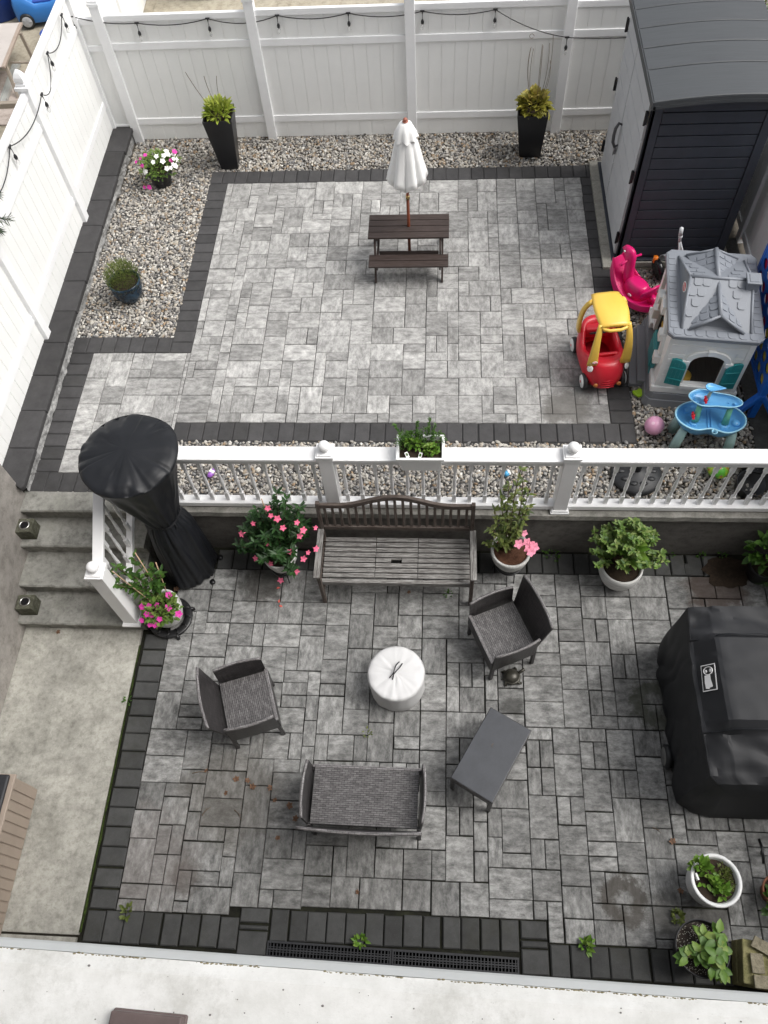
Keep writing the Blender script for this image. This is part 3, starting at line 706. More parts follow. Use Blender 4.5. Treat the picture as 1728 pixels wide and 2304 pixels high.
# ================================================================ FOLIAGE HELPERS
def bush(m, c, rad, n, L, Wd, seed, up=.35, shell=.45, droop=.08, fold=.25, jit=.5, low=-.4):
    r_ = random.Random(seed)
    k = 0
    while k < n:
        d = Vector((r_.gauss(0, 1), r_.gauss(0, 1), r_.gauss(0, 1))).normalized()
        if d.z < low: continue
        rr = shell+(1-shell)*r_.random()**.6; lump = 1+.18*noise.noise(d*2.3+Vector((seed, 0, 0)))
        p = Vector((c[0]+d.x*rad[0]*rr*lump, c[1]+d.y*rad[1]*rr*lump, c[2]+d.z*rad[2]*rr*lump))
        dd = (d+Vector((0, 0, up))+Vector((r_.gauss(0, jit), r_.gauss(0, jit), r_.gauss(0, jit)))).normalized()
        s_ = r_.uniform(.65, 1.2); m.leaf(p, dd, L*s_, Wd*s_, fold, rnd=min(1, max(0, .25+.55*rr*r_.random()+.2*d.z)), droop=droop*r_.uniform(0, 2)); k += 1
def whorls(m, stems, L, Wd, seed, per=9, nleaf=5, start=.3):
    """leaf clusters along stems (lists of points)"""
    r_ = random.Random(seed)
    for st in stems:
        a, b_ = Vector(st[0]), Vector(st[-1]); mid = Vector(st[1]) if len(st) > 2 else a.lerp(b_, .5)
        for i in range(per):
            u = start+(1-start)*i/(per-1); p = (1-u)**2*a+2*u*(1-u)*mid+u*u*b_
            for q in range(nleaf):
                an = r_.uniform(0, 6.28); d = Vector((math.cos(an), math.sin(an), r_.uniform(-.1, .7)))
                m.leaf(p, d, L*r_.uniform(.6, 1.15), Wd*r_.uniform(.7, 1.1), rnd=r_.random(), droop=r_.uniform(0, .15))
def curve3(st, n=6):
    a, b_ = Vector(st[0]), Vector(st[-1]); mid = Vector(st[1]) if len(st) > 2 else a.lerp(b_, .5)
    return [(1-u)**2*a+2*u*(1-u)*mid+u*u*b_ for u in [i/n for i in range(n+1)]]
def flower(m, p, d, r, petals=5, broad=.75, seed=0, trumpet=0):
    p = Vector(p); d = Vector(d).normalized(); sx = d.orthogonal().normalized(); sy = d.cross(sx)
    if trumpet:
        q = p-d*trumpet; m.tube([q, q.lerp(p, .6), p], [r*.10, r*.16, r*.32], 6)
    for k in range(petals):
        a = 6.283*k/petals+seed; e = (math.cos(a)*sx+math.sin(a)*sy+d*.28).normalized(); m.leaf(p, e, r, r*broad, .12, up=d, droop=.05)
def flowers(par, nm, mat, spots, r, **kw):
    base = None
    for i, (p, d) in enumerate(spots):
        if base is None:
            m = MB(); flower(m, (0, 0, 0), (0, 0, 1), r, **kw); base = m.build(nm, mat, par); f = base
        else: f = dup(base, par)
        f.location = p; f.rotation_mode = 'QUATERNION'; f.rotation_quaternion = Vector(d).to_track_quat('Z', 'Y')
        s_ = .8+.4*((i*37) % 10)/10; f.scale = (s_, s_, s_)
def pot_round(par, mat, prof, n=40, inner=.02, soil_z=None, fn=None, sm=soil_mat, name='pot'):
    """prof: (z,r) bottom to rim; opens with an inner wall"""
    H, RR = prof[-1]; sz = soil_z if soil_z else H-.035
    m = MB(); m.lathe([(prof[0][0], .001)]+prof+[(H+.004, RR-inner*.3), (H+.002, RR-inner*.8), (H-.01, RR-inner), (sz-.02, RR-inner-.012)], n, cap0=False, cap1=False, fn=fn); po = m.build(name, mat, par)
    m = MB(); rs = []
    R0 = RR-inner-.004
    for k in range(7):
        r = R0*(1-k/6.5); rs.append([(r*math.cos(6.283*j/28), r*math.sin(6.283*j/28), sz+.008*noise.noise(Vector((r*40, j*.9, H*9)))+.012*(k/7)) for j in range(28)])
    m.rings(rs, cap0=False); m.build('soil', sm, par)
    return po

# ================================================================ TALL PLANTERS
sq_black = plain('planter_black', (.012, .012, .014), .38, .2, 5)
def square_planter(par, H, wb, wt, lean=(0, 0)):
    m = MB(); k = lambda w_, z, dx=0, dy=0: [(x*w_/2+dx, y*w_/2+dy, z) for x, y in ((-1, -1), (1, -1), (1, 1), (-1, 1))]
    lx_, ly_ = lean
    m.rings([k(wb, 0), k(wt, H, lx_, ly_), k(wt-.03, H, lx_, ly_), k(wt-.035, H-.06, lx_, ly_)], smooth=False, cap1=False); m.build('planter_body', sq_black, par, bevel=.005)
    m = MB(); m.rings([k(wt-.04, H-.05, lx_, ly_), k(.02, H-.03, lx_, ly_)], smooth=False, cap0=False); m.build('soil', soil_mat, par)
t = thing('potted_plant', 'tall black square planter of lime green leaves in the back left gravel', 'potted plant', (-.015, .375, 0), R(3), 'tall black planters by the back fence')
square_planter(t, .70, .21, .355)
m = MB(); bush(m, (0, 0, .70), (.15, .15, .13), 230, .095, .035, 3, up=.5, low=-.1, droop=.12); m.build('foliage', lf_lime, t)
m = MB(); 
for a in ((-.05, 0, .72, -.25, -.04, 1.24), (0, .02, .74, -.06, 0, 1.16), (.06, 0, .74, .08, .02, 1.14)): m.tube(curve3(((a[0], a[1], a[2]), ((a[0]+a[3])/2-.03, a[4], 1.0), (a[3], a[4], a[5]))), .0032, 4)
m.build('flower_stalks', twig_mat, t)
t = thing('potted_plant', 'tall black square planter of yellow-green leaves with dry twigs, right along the back fence', 'potted plant', (3.765, .52, 0), R(-4), 'tall black planters by the back fence')
square_planter(t, .62, .255, .36, (-.02, -.06))
m = MB(); bush(m, (-.02, -.06, .63), (.15, .15, .14), 170, .11, .065, 5, up=.3, low=-.25, droop=.1, jit=.3); m.build('foliage', lf_coral, t)
m = MB(); rr = random.Random(3)
for q in range(8):
    x0 = rr.uniform(-.08, .08); x1 = x0*2.2+rr.uniform(-.05, .05); y1 = rr.uniform(-.12, .06); h_ = rr.uniform(1.1, 1.45); m.tube(curve3(((x0, -.06, .65), (x1*1.4, y1, .95), (x1, y1, h_)), 8), .003, 4)
m.tube([(-.12+.025*math.cos(a*.7), -.06, 1.45+.025*math.sin(a*.7)) for a in range(9)], .0026, 4)
m.build('dry_twigs', twig_mat, t)
# ---- petunias
t = thing('potted_plant', 'round charcoal pot of white and magenta petunias on the left gravel', 'potted plant', (-.83, .03, -.01))
pot_round(t, dark_plastic, [(0, .105), (.06, .12), (.17, .148), (.172, .162), (.215, .166)], soil_z=.19)
m = MB(); bush(m, (0, .0, .24), (.22, .21, .17), 620, .045, .022, 8, up=.3, low=-.35); bush(m, (.16, .06, .27), (.12, .1, .12), 120, .04, .02, 9, low=-.2); m.build('foliage', lf_mid, t)
rr = random.Random(12)
def dome_spots(c, rad, n, rr, lo=.0, cone=1.0):
    out = []
    while len(out) < n:
        d = Vector((rr.gauss(0, 1), rr.gauss(0, 1)-.35, abs(rr.gauss(0, 1)))).normalized()
        if d.z < lo: continue
        out.append(((c[0]+d.x*rad[0], c[1]+d.y*rad[1], c[2]+d.z*rad[2]), (d+Vector((0, -.5, .5))*cone).normalized()))
    return out
flowers(t, 'white_flower', fl_white, dome_spots((.04, -.01, .27), (.22, .21, .17), 22, rr, .05), .032, broad=.95)
flowers(t, 'magenta_flower', fl_magenta, [((-.24, -.02, .33), (-.3, -.4, .7)), ((-.15, -.1, .33), (-.2, -.5, .7)), ((-.1, -.02, .42), (0, -.4, 1)), ((-.19, .03, .34), (-.3, -.3, .8)), ((.25, .04, .42), (.2, -.3, .8)), ((.2, -.02, .34), (.2, -.5, .8)), ((-.16, -.22, .12), (-.3, -.7, .3)), ((-.1, -.22, .12), (0, -.8, .3)), ((.24, .08, .38), (.3, -.3, .7))], .030, broad=.95)
# ---- heather in blue glazed pot
blue_glaze = NB('blue_glaze'); f_ = blue_glaze.ramp(blue_glaze.noise(blue_glaze.coord('Object'), 14, 3), [(.4, (.008, .016, .028)), (.65, (.02, .05, .085))]); blue_glaze.col(f_); blue_glaze_m = blue_glaze.done(.18)
t = thing('potted_plant', 'glossy dark blue pot of feathery green heather on the left gravel', 'potted plant', (-.83, -1.96, -.01))
pot_round(t, blue_glaze_m, [(0, .10), (.03, .125), (.1, .16), (.18, .172), (.22, .165), (.225, .178), (.262, .178)], fn=lambda a, z: 1+.012*math.sin(a*24)*(1 if .05 < z < .2 else 0))
m = MB(); rr = random.Random(4)
for k in range(2600):
    a = rr.uniform(0, 6.28); r = .185*math.sqrt(rr.random()); tl = .30*(1-.45*(r/.185)**2)+rr.uniform(-.04, .03); z = .2+tl*rr.random()**.7
    out = r*(1+.25*(z-.2)); d = Vector((math.cos(a)*r*3+rr.gauss(0, .3), math.sin(a)*r*3+rr.gauss(0, .3), 1.1)); m.leaf((math.cos(a)*out, math.sin(a)*out, z), d, .03, .006, .1, rnd=min(1, .2+.8*(z-.2)/.3*rr.random()+.1))
m.build('foliage', lf_olive, t)

# ================================================================ PICNIC TABLE + UMBRELLA
t = thing('picnic_table', 'small dark brown wooden picnic table holding the closed umbrella on the upper patio', 'picnic table', (2.318, -1.4, 0))
for k in range(4):
    pass
m = MB()
for k in range(4): m.box((0, -.143+k*.095, .468), (.88, .088, .022))
m.build('tabletop', dark_stain, t, bevel=.003)
for sy in (-1,):
    m = MB()
    for k in range(2): m.box((0, -.362+k*.098, .262), (.87, .090, .022))
    m.build('seat', dark_stain, t, bevel=.003)
for sx in (-1, 1):
    for (ya, yb_, za, zb_) in ((-.36, -.10, 0, .455),):
        m = MB(); m.beam((sx*.37, ya, .0), (sx*.37, yb_, .455), .022, .055, up=(0, 1, 0)); m.build('leg', dark_stain, t, bevel=.002)
    m = MB(); m.beam((sx*.37, .33, .0), (sx*.37, .10, .455), .022, .055, up=(0, 1, 0)); m.build('leg', dark_stain, t, bevel=.002)
    m = MB(); m.box((sx*.345, -.12, .235), (.022, .56, .045)); m.box((sx*.345, 0, .44), (.022, .34, .04)); m.build('brace', dark_stain, t, bevel=.002)
m = MB(); m.box((0, .06, .30), (.70, .02, .045)); m.box((0, -.12, .205), (.66, .02, .05)); m.build('stretcher', dark_stain, t, bevel=.002)
t = thing('patio_umbrella', 'closed white cloth umbrella on a red-brown pole through the picnic table', 'umbrella', (2.318, -1.405, 0))
m = MB(); m.lathe([(0, .017), (.85, .017), (.85, .0155), (1.70, .0155)], 14); m.build('pole', pole_wood, t)
m = MB(); m.lathe([(.83, .0215), (.875, .0215)], 16); m.build('joint_sleeve', plain('brass', (.5, .36, .16), .35, .1, 9, metal=1), t)
cloth = plain('umbrella_cloth', (.80, .80, .79), .85, .03, 7)
m = MB(); rs = []; n = 96
prof = [(1.705, .022), (1.69, .052), (1.62, .08), (1.54, .105), (1.44, .13), (1.34, .152), (1.24, .172), (1.16, .192), (1.10, .206)]
for z, r in prof:
    u = (1.705-z)/.605; ring = []
    for j in range(n):
        a = 6.283*j/n; f1 = abs(math.sin(a*4+.3)); f_ = .78+.27*f1**.7+.035*math.sin(a*13+z*3)
        rr_ = r*((1-u*.9)*.95+(u*.9)*f_*1.02) if z < 1.69 else r
        ring.append((rr_*math.cos(a), rr_*math.sin(a), z-(.055*(1-f1)+.02*math.sin(a*3))*max(0, u-.2)+.0))
    rs.append(ring)
m.rings(rs, cap0=True, cap1=False); cn = m.build('canopy', cloth, t)
sm_ = cn.modifiers.new('thick', 'SOLIDIFY'); sm_.thickness = .003
m = MB(); rs = []
for z, r in [(1.71, .02), (1.69, .062), (1.62, .098), (1.55, .118)]:
    ring = []
    for j in range(48):
        a = 6.283*j/48; f_ = 1+.12*math.sin(a*8+1)*(1.71-z)/.16; ring.append((r*f_*math.cos(a), r*f_*math.sin(a), z-.012*math.sin(a*8)*(1.71-z)/.16))
    rs.append(ring)
m.rings(rs, cap0=True, cap1=False); m.build('vent_cap', cloth, t)
m = MB(); m.sphere((0, 0, 1.73), .022, 16, 10, (1, 1, .9)); m.lathe([(1.70, .022), (1.715, .03), (1.72, .02)], 14); m.build('finial', plain('finial_wood', (.35, .12, .08), .4, .2, 20), t)

# ================================================================ SHED
door_grey = plain('shed_door_grey', (.50, .505, .52), .55, .06, 4, bump=.15, bscale=200)
wall_navy = plain('shed_wall_navy', (.036, .042, .056), .5, .12, 6, bump=.2, bscale=160)
roof_grey = NB('shed_roof_grey'); v_ = roof_grey.coord('Object', (1.2, 26, 1)); f_ = roof_grey.noise(v_, 2, 5, .7); roof_grey.col(roof_grey.ramp(f_, [(.3, (.048, .053, .058)), (.7, (.066, .072, .078))])); roof_grey.bump(f_, .3, .004); roof_grey = roof_grey.done(.55)
t = thing('storage_shed', 'tall resin storage shed with dark walls, grey roof and light grey double doors', 'shed', (4.62, -1.47, .045))
SD, SWd, SH = 1.14, 1.68, 1.92      # depth x, width y, wall height
m = MB()
m.bx(.03, SD, .03, SWd-.03, 0, SH-.03)
for y0, sg in ((0, -1), (SWd, 1)):
    yy = 0 if sg < 0 else SWd-.03
    m.bx(0, .10, yy, yy+.03, 0, SH); m.bx(SD-.09, SD, yy, yy+.03, 0, SH)
    n = 15
    for k in range(n):
        z0 = .04+(SH-.1)*k/n; z1 = .04+(SH-.1)*(k+1)/n-.012; m.bx(.105, SD-.095, yy+(.008 if sg < 0 else 0), yy+(.03 if sg < 0 else .022), z0, z1)
m.bx(-.0, .03, 0, .05, 0, SH); m.bx(-.0, .03, SWd-.05, SWd, 0, SH); m.bx(0, .03, .05, SWd-.05, SH-.04, SH)
m.build('shed_walls', wall_navy, t, bevel=.003)
m = MB(); m.bx(-.05, SD+.03, -.02, SWd+.02, -.05, 0.0); m.build('floor_base', wall_navy, t, bevel=.004)
hg = None
for k in range(2):
    m = MB(); ya, yb_ = (.055, SWd/2+.16) if k == 0 else (SWd/2+.168, SWd-.055)
    m.bx(-.012, .0, ya, yb_, .02, SH-.045)
    nz = 8
    for i in range(nz):
        za = .025+(SH-.08)*i/nz; zb_ = .025+(SH-.08)*(i+1)/nz-.009; m.bx(-.024, -.012, ya+.006, yb_-.006, za, zb_)
    d_ = m.build('door', door_grey, t, bevel=.004)
    d_['label'] = 'wider near door leaf' if k == 0 else 'narrower far door leaf'
    for zz in (.26, 1.02, 1.66):
        m = MB(); yh = ya-.005 if k == 0 else yb_+.005
        m.box((-.028, yh, zz), (.022, .045, .12)); m.lathe([(zz-.075, .011), (zz+.075, .011)], 10, c=(-.04, yh-.01 if k == 0 else yh+.01, 0)); m.build('hinge', gloss_black, d_, bevel=.002)
    if k == 0:
        m = MB(); yh = yb_-.04; m.tube([(-.02, yh, .98), (-.06, yh, 1.0), (-.085, yh, .94), (-.09, yh, .86), (-.085, yh, .78), (-.06, yh, .72), (-.02, yh, .74)], [.012, .016, .018, .018, .018, .016, .012], 8); m.build('handle', plain('handle_grey', (.07, .07, .075), .4), d_)
m = MB(); m.box((-.045, SWd/2+.13, .66), (.028, .035, .055)); m.tube([(-.045, SWd/2+.118, .685), (-.05, SWd/2+.118, .725), (-.05, SWd/2+.142, .725), (-.045, SWd/2+.142, .685)], .005, 6); m.tube([(-.04, SWd/2+.12, .72), (-.055, SWd/2+.13, .64), (-.05, SWd/2+.15, .60)], .007, 6)
m.build('padlock', plain('lock_metal', (.25, .25, .26), .3, .3, 60, metal=1), t, bevel=.002)
# roof: arched in x, grooves across
m = MB(); y0, y1 = -.13, SWd+.12
def rzz(u): return SH-.035+.085*math.sin(math.pi*(.10+.62*u))
gys = [y0]+[.345*k+.378-.345 for k in range(1, 5)]+[y1]
gys = [-.13, .375, .725, 1.07, 1.415, 1.80]
N = 26; xa, xb = -.035, SD+.06
segs = []
for a, b_ in zip(gys[:-1], gys[1:]): segs += [(a+.006, b_-.006)]
for a, b_ in segs:
    rs = []
    for k in range(N+1):
        u = k/N; x = xa+(xb-xa)*u; z = rzz(u); rs.append([(x, a, z-.03), (x, b_, z-.03), (x, b_, z+.012), (x, b_-.008, z+.018), (x, a+.008, z+.018), (x, a, z+.012)])
    m.rings(rs, smooth=False)
rs = []
for k in range(N+1):
    u = k/N; x = xa+(xb-xa)*u; z = rzz(u); rs.append([(x, y0+.003, z-.045), (x, y1-.003, z-.045), (x, y1-.003, z+.006), (x, y0+.003, z+.006)])
m.rings(rs, smooth=False)
for yy in (y0, y1-.018):
    rs = []
    for k in range(N+1):
        u = k/N; x = xa+(xb-xa)*u; z = rzz(u); rs.append([(x, yy, z-.06), (x, yy+.018, z-.06), (x, yy+.018, z-.03), (x, yy, z-.03)])
    m.rings(rs, smooth=False)
m.bx(xa-.012, xa+.02, y0, y1, rzz(0)-.065, rzz(0)+.01); m.bx(xb-.02, xb+.012, y0, y1, rzz(1)-.065, rzz(1)+.01)
m.build('roof', roof_grey, t)
# shed pad of concrete blocks
pd = []
for k in range(5): pd.append([4.47, 4.615, -1.59+k*.37, -1.59+(k+1)*.37])
for k in range(1): pd.append([4.62, 4.74, -1.59, -1.50])
for k in range(3): pd.append([4.75+k*.36, 4.75+(k+1)*.36, -1.525, -1.495])
m = MB()
for r in pd: m.bx(r[0]+.002, r[1]-.002, r[2]+.002, r[3]-.002, -.03, .035)
m.bx(4.62, 5.85, -1.49, .26, -.03, .03); pb = struct(m, 'shed_pad', pad_block, bevel=.004)

# ================================================================ TOYS
def plastic(name, c, rough=.32, var=.05): 
    return plain(name, c, rough, var, 3)
red_pl = plastic('red_plastic', (.62, .018, .035)); yel_pl = plastic('yellow_plastic', (.80, .52, .085)); pink_pl = plastic('magenta_plastic', (.70, .012, .16), .3)
white_pl = plastic('white_plastic', (.84, .85, .84), .4); grey_pl = plastic('roof_grey_plastic', (.205, .222, .25), .45); dgrey_pl = plastic('plinth_grey_plastic', (.20, .21, .225), .5)
teal_pl = plastic('teal_plastic', (.02, .25, .26), .4); blue_pl = plastic('pool_blue_plastic', (.13, .42, .76), .32); lblue_pl = plastic('pale_blue_plastic', (.36, .68, .85), .35); royal_pl = plastic('royal_blue_plastic', (.012, .14, .60), .35)
mint_pl = plastic('mint_plastic', (.16, .50, .33), .35); aqua_pl = plastic('pale_aqua_plastic', (.38, .56, .54), .4)
def loftsec(m, secs, n=28, cap0=True, cap1=True):
    """superellipse cross-sections stacked in z: (z, cx, cy, rx, ry, exponent)"""
    rs = []
    for z, cx, cy, rx, ry, e in secs:
        ring = []
        for j in range(n):
            a = 6.28318*j/n; c_, s_ = math.cos(a), math.sin(a)
            ring.append((cx+rx*math.copysign(abs(c_)**(2/e), c_), cy+ry*math.copysign(abs(s_)**(2/e), s_), z))
        rs.append(ring)
    m.rings(rs, cap0, cap1)
# ---- ride-in car : local x = width, -y = forward
t = thing('toy_car', 'red and yellow ride-in toy car parked at the right edge of the upper patio', 'toy car', (4.275, -3.0, 0), R(7))
def wheel(par, x, y, r, w_, sg, mat_hub=white_pl):
    m = MB(); m.M = T(x, y, r) @ Matrix.Rotation(R(90), 4, 'Y'); m.lathe([(-w_/2, r*.80), (-w_/2+.006, r*.95), (-w_/2+.014, r), (w_/2-.014, r), (w_/2-.006, r*.95), (w_/2, r*.80)], 26); wl = m.build('wheel', dark_plastic, par)
    m = MB(); m.M = T(x+sg*(w_/2+.001), y, r) @ Matrix.Rotation(R(90)*sg, 4, 'Y'); m.lathe([(0, r*.80), (.008, r*.74), (.004, r*.35), (.012, r*.28)], 24, cap0=False); m.build('hubcap', mat_hub, wl)
    m = MB(); m.M = T(x+sg*(w_/2+.012), y, r) @ Matrix.Rotation(R(90)*sg, 4, 'Y'); m.lathe([(0, r*.2), (.004, r*.17)], 5, cap0=False); m.build('hub_centre', red_pl, wl)
    return wl
for sx in (-1, 1):
    wheel(t, sx*.185, -.235, .085, .05, sx); wheel(t, sx*.185, .25, .085, .05, sx)
# body : a shell with an open cockpit (outer loft, rim, inner loft)
m = MB(); n = 44
def ring_car(z, sx_, sy0, sy1, e=2.6, cut=0):
    out = []
    for j in range(n):
        a = 6.28318*j/n; c_, s_ = math.cos(a), math.sin(a); x = sx_*math.copysign(abs(c_)**(2/e), c_); y = math.copysign(abs(s_)**(2/e), s_); y = y*sy1 if y > 0 else y*sy0
        # side dip for the doors
        dip = cut*math.exp(-((y-.02)/.13)**2)*min(1, abs(x)/.12)
        front = .03*max(0, min(1, (-y-.16)/.2)) if cut else 0
        out.append((x, y, z-dip-front))
    return out
m.rings([ring_car(.055, .135, .30, .30), ring_car(.075, .185, .345, .33), ring_car(.14, .208, .372, .355), ring_car(.22, .212, .372, .365), ring_car(.31, .205, .36, .37, cut=.02), ring_car(.375, .19, .325, .365, cut=.09), ring_car(.395, .172, .295, .35, cut=.115),
         ring_car(.385, .150, .20, .29, cut=.11), ring_car(.30, .145, .17, .25, cut=.06), ring_car(.13, .14, .16, .24)], cap1=False)
m.build('body', red_pl, t)
m = MB(); m.box((0, -.14, .30), (.25, .035, .13)); m.box((0, -.10, .22), (.25, .12, .04)); m.build('seat', red_pl, t, bevel=.012, seg=3)
m = MB(); m.box((.0, .215, .315), (.26, .09, .12)); m.build('dashboard', red_pl, t, bevel=.02, seg=3)
m = MB(); c = Vector((-.02, .135, .36)); m.M = T(*c) @ Matrix.Rotation(R(-50), 4, 'X'); m.tube([(.07*math.cos(a*6.283/20), .07*math.sin(a*6.283/20), 0) for a in range(21)], .011, 8, cap=False); m.box((0, 0, 0), (.13, .02, .012)); m.box((0, -.03, 0), (.02, .07, .012)); m.build('steering_wheel', dark_plastic, t)
# roof shell with four pillars
m = MB(); rs = []
for k in range(15):
    v = k/14; y = -.20+.44*v; hw = .135+.026*math.sin(math.pi*min(1, v*1.05)); ztop = .80+.05*math.sin(math.pi*(.15+.75*v)); ring = []
    for j in range(13):
        u = -1+2*j/12; ring.append((u*hw, y-.012*(1-u*u), ztop-.028*abs(u)**3))
    ring2 = [(p[0]*.97, p[1], p[2]-.022) for p in ring[::-1]]; rs.append(ring+ring2)
m.rings(rs); m.build('roof', yel_pl, t)
def pillar(a, mid, b_, wa, wm, wb, th=.018):
    m = MB(); pts = curve3((a, mid, b_), 10); rs = []
    for i, p in enumerate(pts):
        u = i/10; w_ = (1-u)**2*wa+2*u*(1-u)*wm+u*u*wb; d = (pts[min(i+1, 10)]-pts[max(0, i-1)]).normalized(); sx = Vector((0, 1, 0)); sx = (sx-d*sx.dot(d)).normalized() if pill_y else (Vector((1, 0, 0))-d*d.x).normalized(); sy = d.cross(sx)
        rs.append([tuple(p+sx*w_*math.copysign(abs(math.cos(a_))**.7, math.cos(a_))+sy*th*math.copysign(abs(math.sin(a_))**.7, math.sin(a_))) for a_ in [6.283*q/14 for q in range(14)]])
    m.rings(rs); return m
pill_y = False
for sx in (-1, 1):
    pillar((sx*.128, -.17, .80), (sx*.165, -.26, .66), (sx*.158, -.265, .36), .024, .031, .055, .018).build('front_pillar', yel_pl, t)
pill_y = True
for sx in (-1, 1):
    pillar((sx*.148, .13, .80), (sx*.235, .17, .70), (sx*.198, .21, .36), .027, .027, .050, .019).build('rear_pillar', yel_pl, t)
m = MB(); m.tube([(-.13, -.165, .79), (-.1, -.21, .775), (-.05, -.225, .77), (.05, -.225, .77), (.1, -.21, .775), (.13, -.165, .79)], .0165, 10); m.build('front_bar', yel_pl, t)
m = MB(); m.M = T(-.178, -.285, .325) @ rz(R(-42)) @ Matrix.Rotation(R(68), 4, 'X') @ S(1, 1.15, 1); m.lathe([(0, .031), (.01, .026)], 20, cap0=False); m.box((0, 0, .012), (.03, .03, .004)); m.build('headlight', white_pl, t)
m = MB(); m.M = T(.178, -.285, .325) @ rz(R(42)) @ Matrix.Rotation(R(68), 4, 'X') @ S(1, 1.15, 1); m.lathe([(0, .031), (.01, .026)], 20, cap0=False); m.build('headlight', white_pl, t)
amber = plastic('amber_plastic', (.42, .14, .03))
for sx in (-1, 1):
    m = MB(); m.M = T(sx*.115, -.372, .165) @ Matrix.Rotation(R(82), 4, 'X'); m.lathe([(-.004, .024), (.008, .018)], 16, cap0=False); m.build('indicator', amber, t)
m = MB()
for k in range(4): m.tube([(-.07+.006*k, -.370-.006+.008*(k > 1), .13+.028*k), (0, -.385+.004*k, .132+.028*k), (.07-.006*k, -.376+.008*(k > 1), .13+.028*k)], .0045, 6)
m.build('grille', red_pl, t)
def badge(par, name, M, a, b_, rim, inner, text=None, tm=None):
    m = MB(); m.M = M; m.M = M @ S(a, b_, 1); m.lathe([(0, 1), (.003, .96)], 24, cap0=False); bd = m.build(name, rim, par)
    m = MB(); m.M = M @ S(a*.82, b_*.78, 1) @ T(0, 0, .0032); m.lathe([(0, 1), (.0006, .98)], 24, cap0=False); m.build('inner', inner, bd)
    m = MB(); m.M = M @ T(0, 0, .0045)
    for k in range(9):
        u = -.6+1.2*k/8; h_ = b_*(.42 if k % 3 == 0 else .28); m.box((u*a, 0, 0), (a*.07, h_*2, .0008))
    m.build('lettering', tm or inner, bd)
    return bd
badge(t, 'badge', T(-.15, -.302, .425) @ rz(0) @ Matrix.Rotation(R(68), 4, 'X'), .026, .014, white_pl, red_pl, tm=white_pl)

# ---- rocking horse
t = thing('rocking_horse', 'magenta plastic rocking horse toy on the gravel beside the shed', 'rocking toy', (4.745, -2.03, 0), R(34))
# local: +y = forward (head end), footprint ~0.6 long; rockers curved
m = MB(); rs = []
for k in range(17):
    v = -1+2*k/16; y = .34*v; zb = .02+.16*max(0, v)**2.2+.09*max(0, -v)**2.4; hw = .165*(1-.55*max(0, v)**2.4-.35*max(0, -v)**3); zt = zb+.10+.08*max(0, v)
    rs.append([(-hw*.8, y, zb), (hw*.8, y, zb), (hw, y, zb+.03), (hw*.98, y, zt), (hw*.86, y, zt+.006), (hw*.74, y, zt-.025), (-hw*.74, y, zt-.025), (-hw*.86, y, zt+.006), (-hw*.98, y, zt), (-hw, y, zb+.03)])
m.rings(rs, smooth=False); m.build('rocker_base', pink_pl, t, bevel=.012, seg=3)
m = MB(); loftsec(m, [(.06, 0, -.02, .10, .16, 3), (.20, 0, -.02, .085, .14, 2.6), (.245, 0, -.03, .075, .12, 2.4), (.255, 0, -.03, .05, .09, 2.2)]); m.build('seat', pink_pl, t)
m = MB(); rs = []
for k in range(9):
    u = -1+2*k/8; rs.append([(u*.105, -.165-.035*(1-u*u), .20), (u*.125, -.20-.04*(1-u*u), .36-.07*u*u), (u*.118, -.225-.04*(1-u*u), .355-.07*u*u), (u*.10, -.20-.035*(1-u*u), .19)])
m.rings(rs, smooth=True); m.build('backrest', pink_pl, t, bevel=.008)
m = MB(); rs = []
for (y, z, rx, ry) in ((.12, .12, .055, .075), (.135, .25, .05, .065), (.15, .36, .045, .058), (.16, .43, .048, .065), (.185, .49, .05, .075), (.22, .52, .044, .07), (.26, .52, .03, .045), (.285, .515, .012, .02)):
    rs.append([(rx*math.cos(a), y+ry*math.sin(a)*(.9 if z > .45 else 1), z+(-.035*math.sin(a) if z > .42 else 0)) for a in [6.283*q/16 for q in range(16)]])
m.rings(rs); m.build('head', pink_pl, t, sub=1)
m = MB(); m.tube([(-.135, .15, .425), (-.05, .16, .43), (.05, .16, .43), (.135, .15, .425)], [.014, .012, .012, .014], 8); m.build('handle_bar', pink_pl, t)
for sx in (-1, 1):
    m = MB(); m.sphere((sx*.045, .225, .505), .012, 10, 8); e_ = m.build('eye', white_pl, t)
    m = MB(); m.sphere((sx*.053, .228, .505), .0065, 8, 6); m.build('pupil', gloss_black, e_)
m = MB(); m.tube([(0, -.22, .14), (0, -.26, .22), (.0, -.29, .20), (.0, -.29, .12)], [.03, .035, .03, .025], 10); m.build('tail_handle', pink_pl, t)
badge(t, 'badge', T(-.122, -.05, .155) @ rz(R(-90)) @ Matrix.Rotation(R(70), 4, 'X'), .026, .012, white_pl, pink_pl, tm=white_pl)

# ---- playhouse : local x = width .80, y = depth 1.10
HX, HY = .80, 1.08
t = thing('playhouse', 'grey-roofed white plastic playhouse with teal shutters on the gravel to the right', 'playhouse', (5.17, -2.98, 0), R(-6.5))
hw, hd = HX/2-.03, HY/2-.02
def frustum(m, a, b_, z0, z1, c0=.05, c1=.05, thick=None):
    def oct_(hx, hy, c, z): return [(hx-c, -hy, z), (hx, -hy+c, z), (hx, hy-c, z), (hx-c, hy, z), (-hx+c, hy, z), (-hx, hy-c, z), (-hx, -hy+c, z), (-hx+c, -hy, z)]
    m.rings([oct_(a[0], a[1], c0, z0), oct_(b_[0], b_[1], c1, z1)], smooth=False)
m = MB(); frustum(m, (hw+.075, hd+.05), (hw+.06, hd+.035), -.01, .09); frustum(m, (hw+.05, hd+.028), (hw+.04, hd+.02), .092, .17)
m.build('plinth', dgrey_pl, t, bevel=.006)
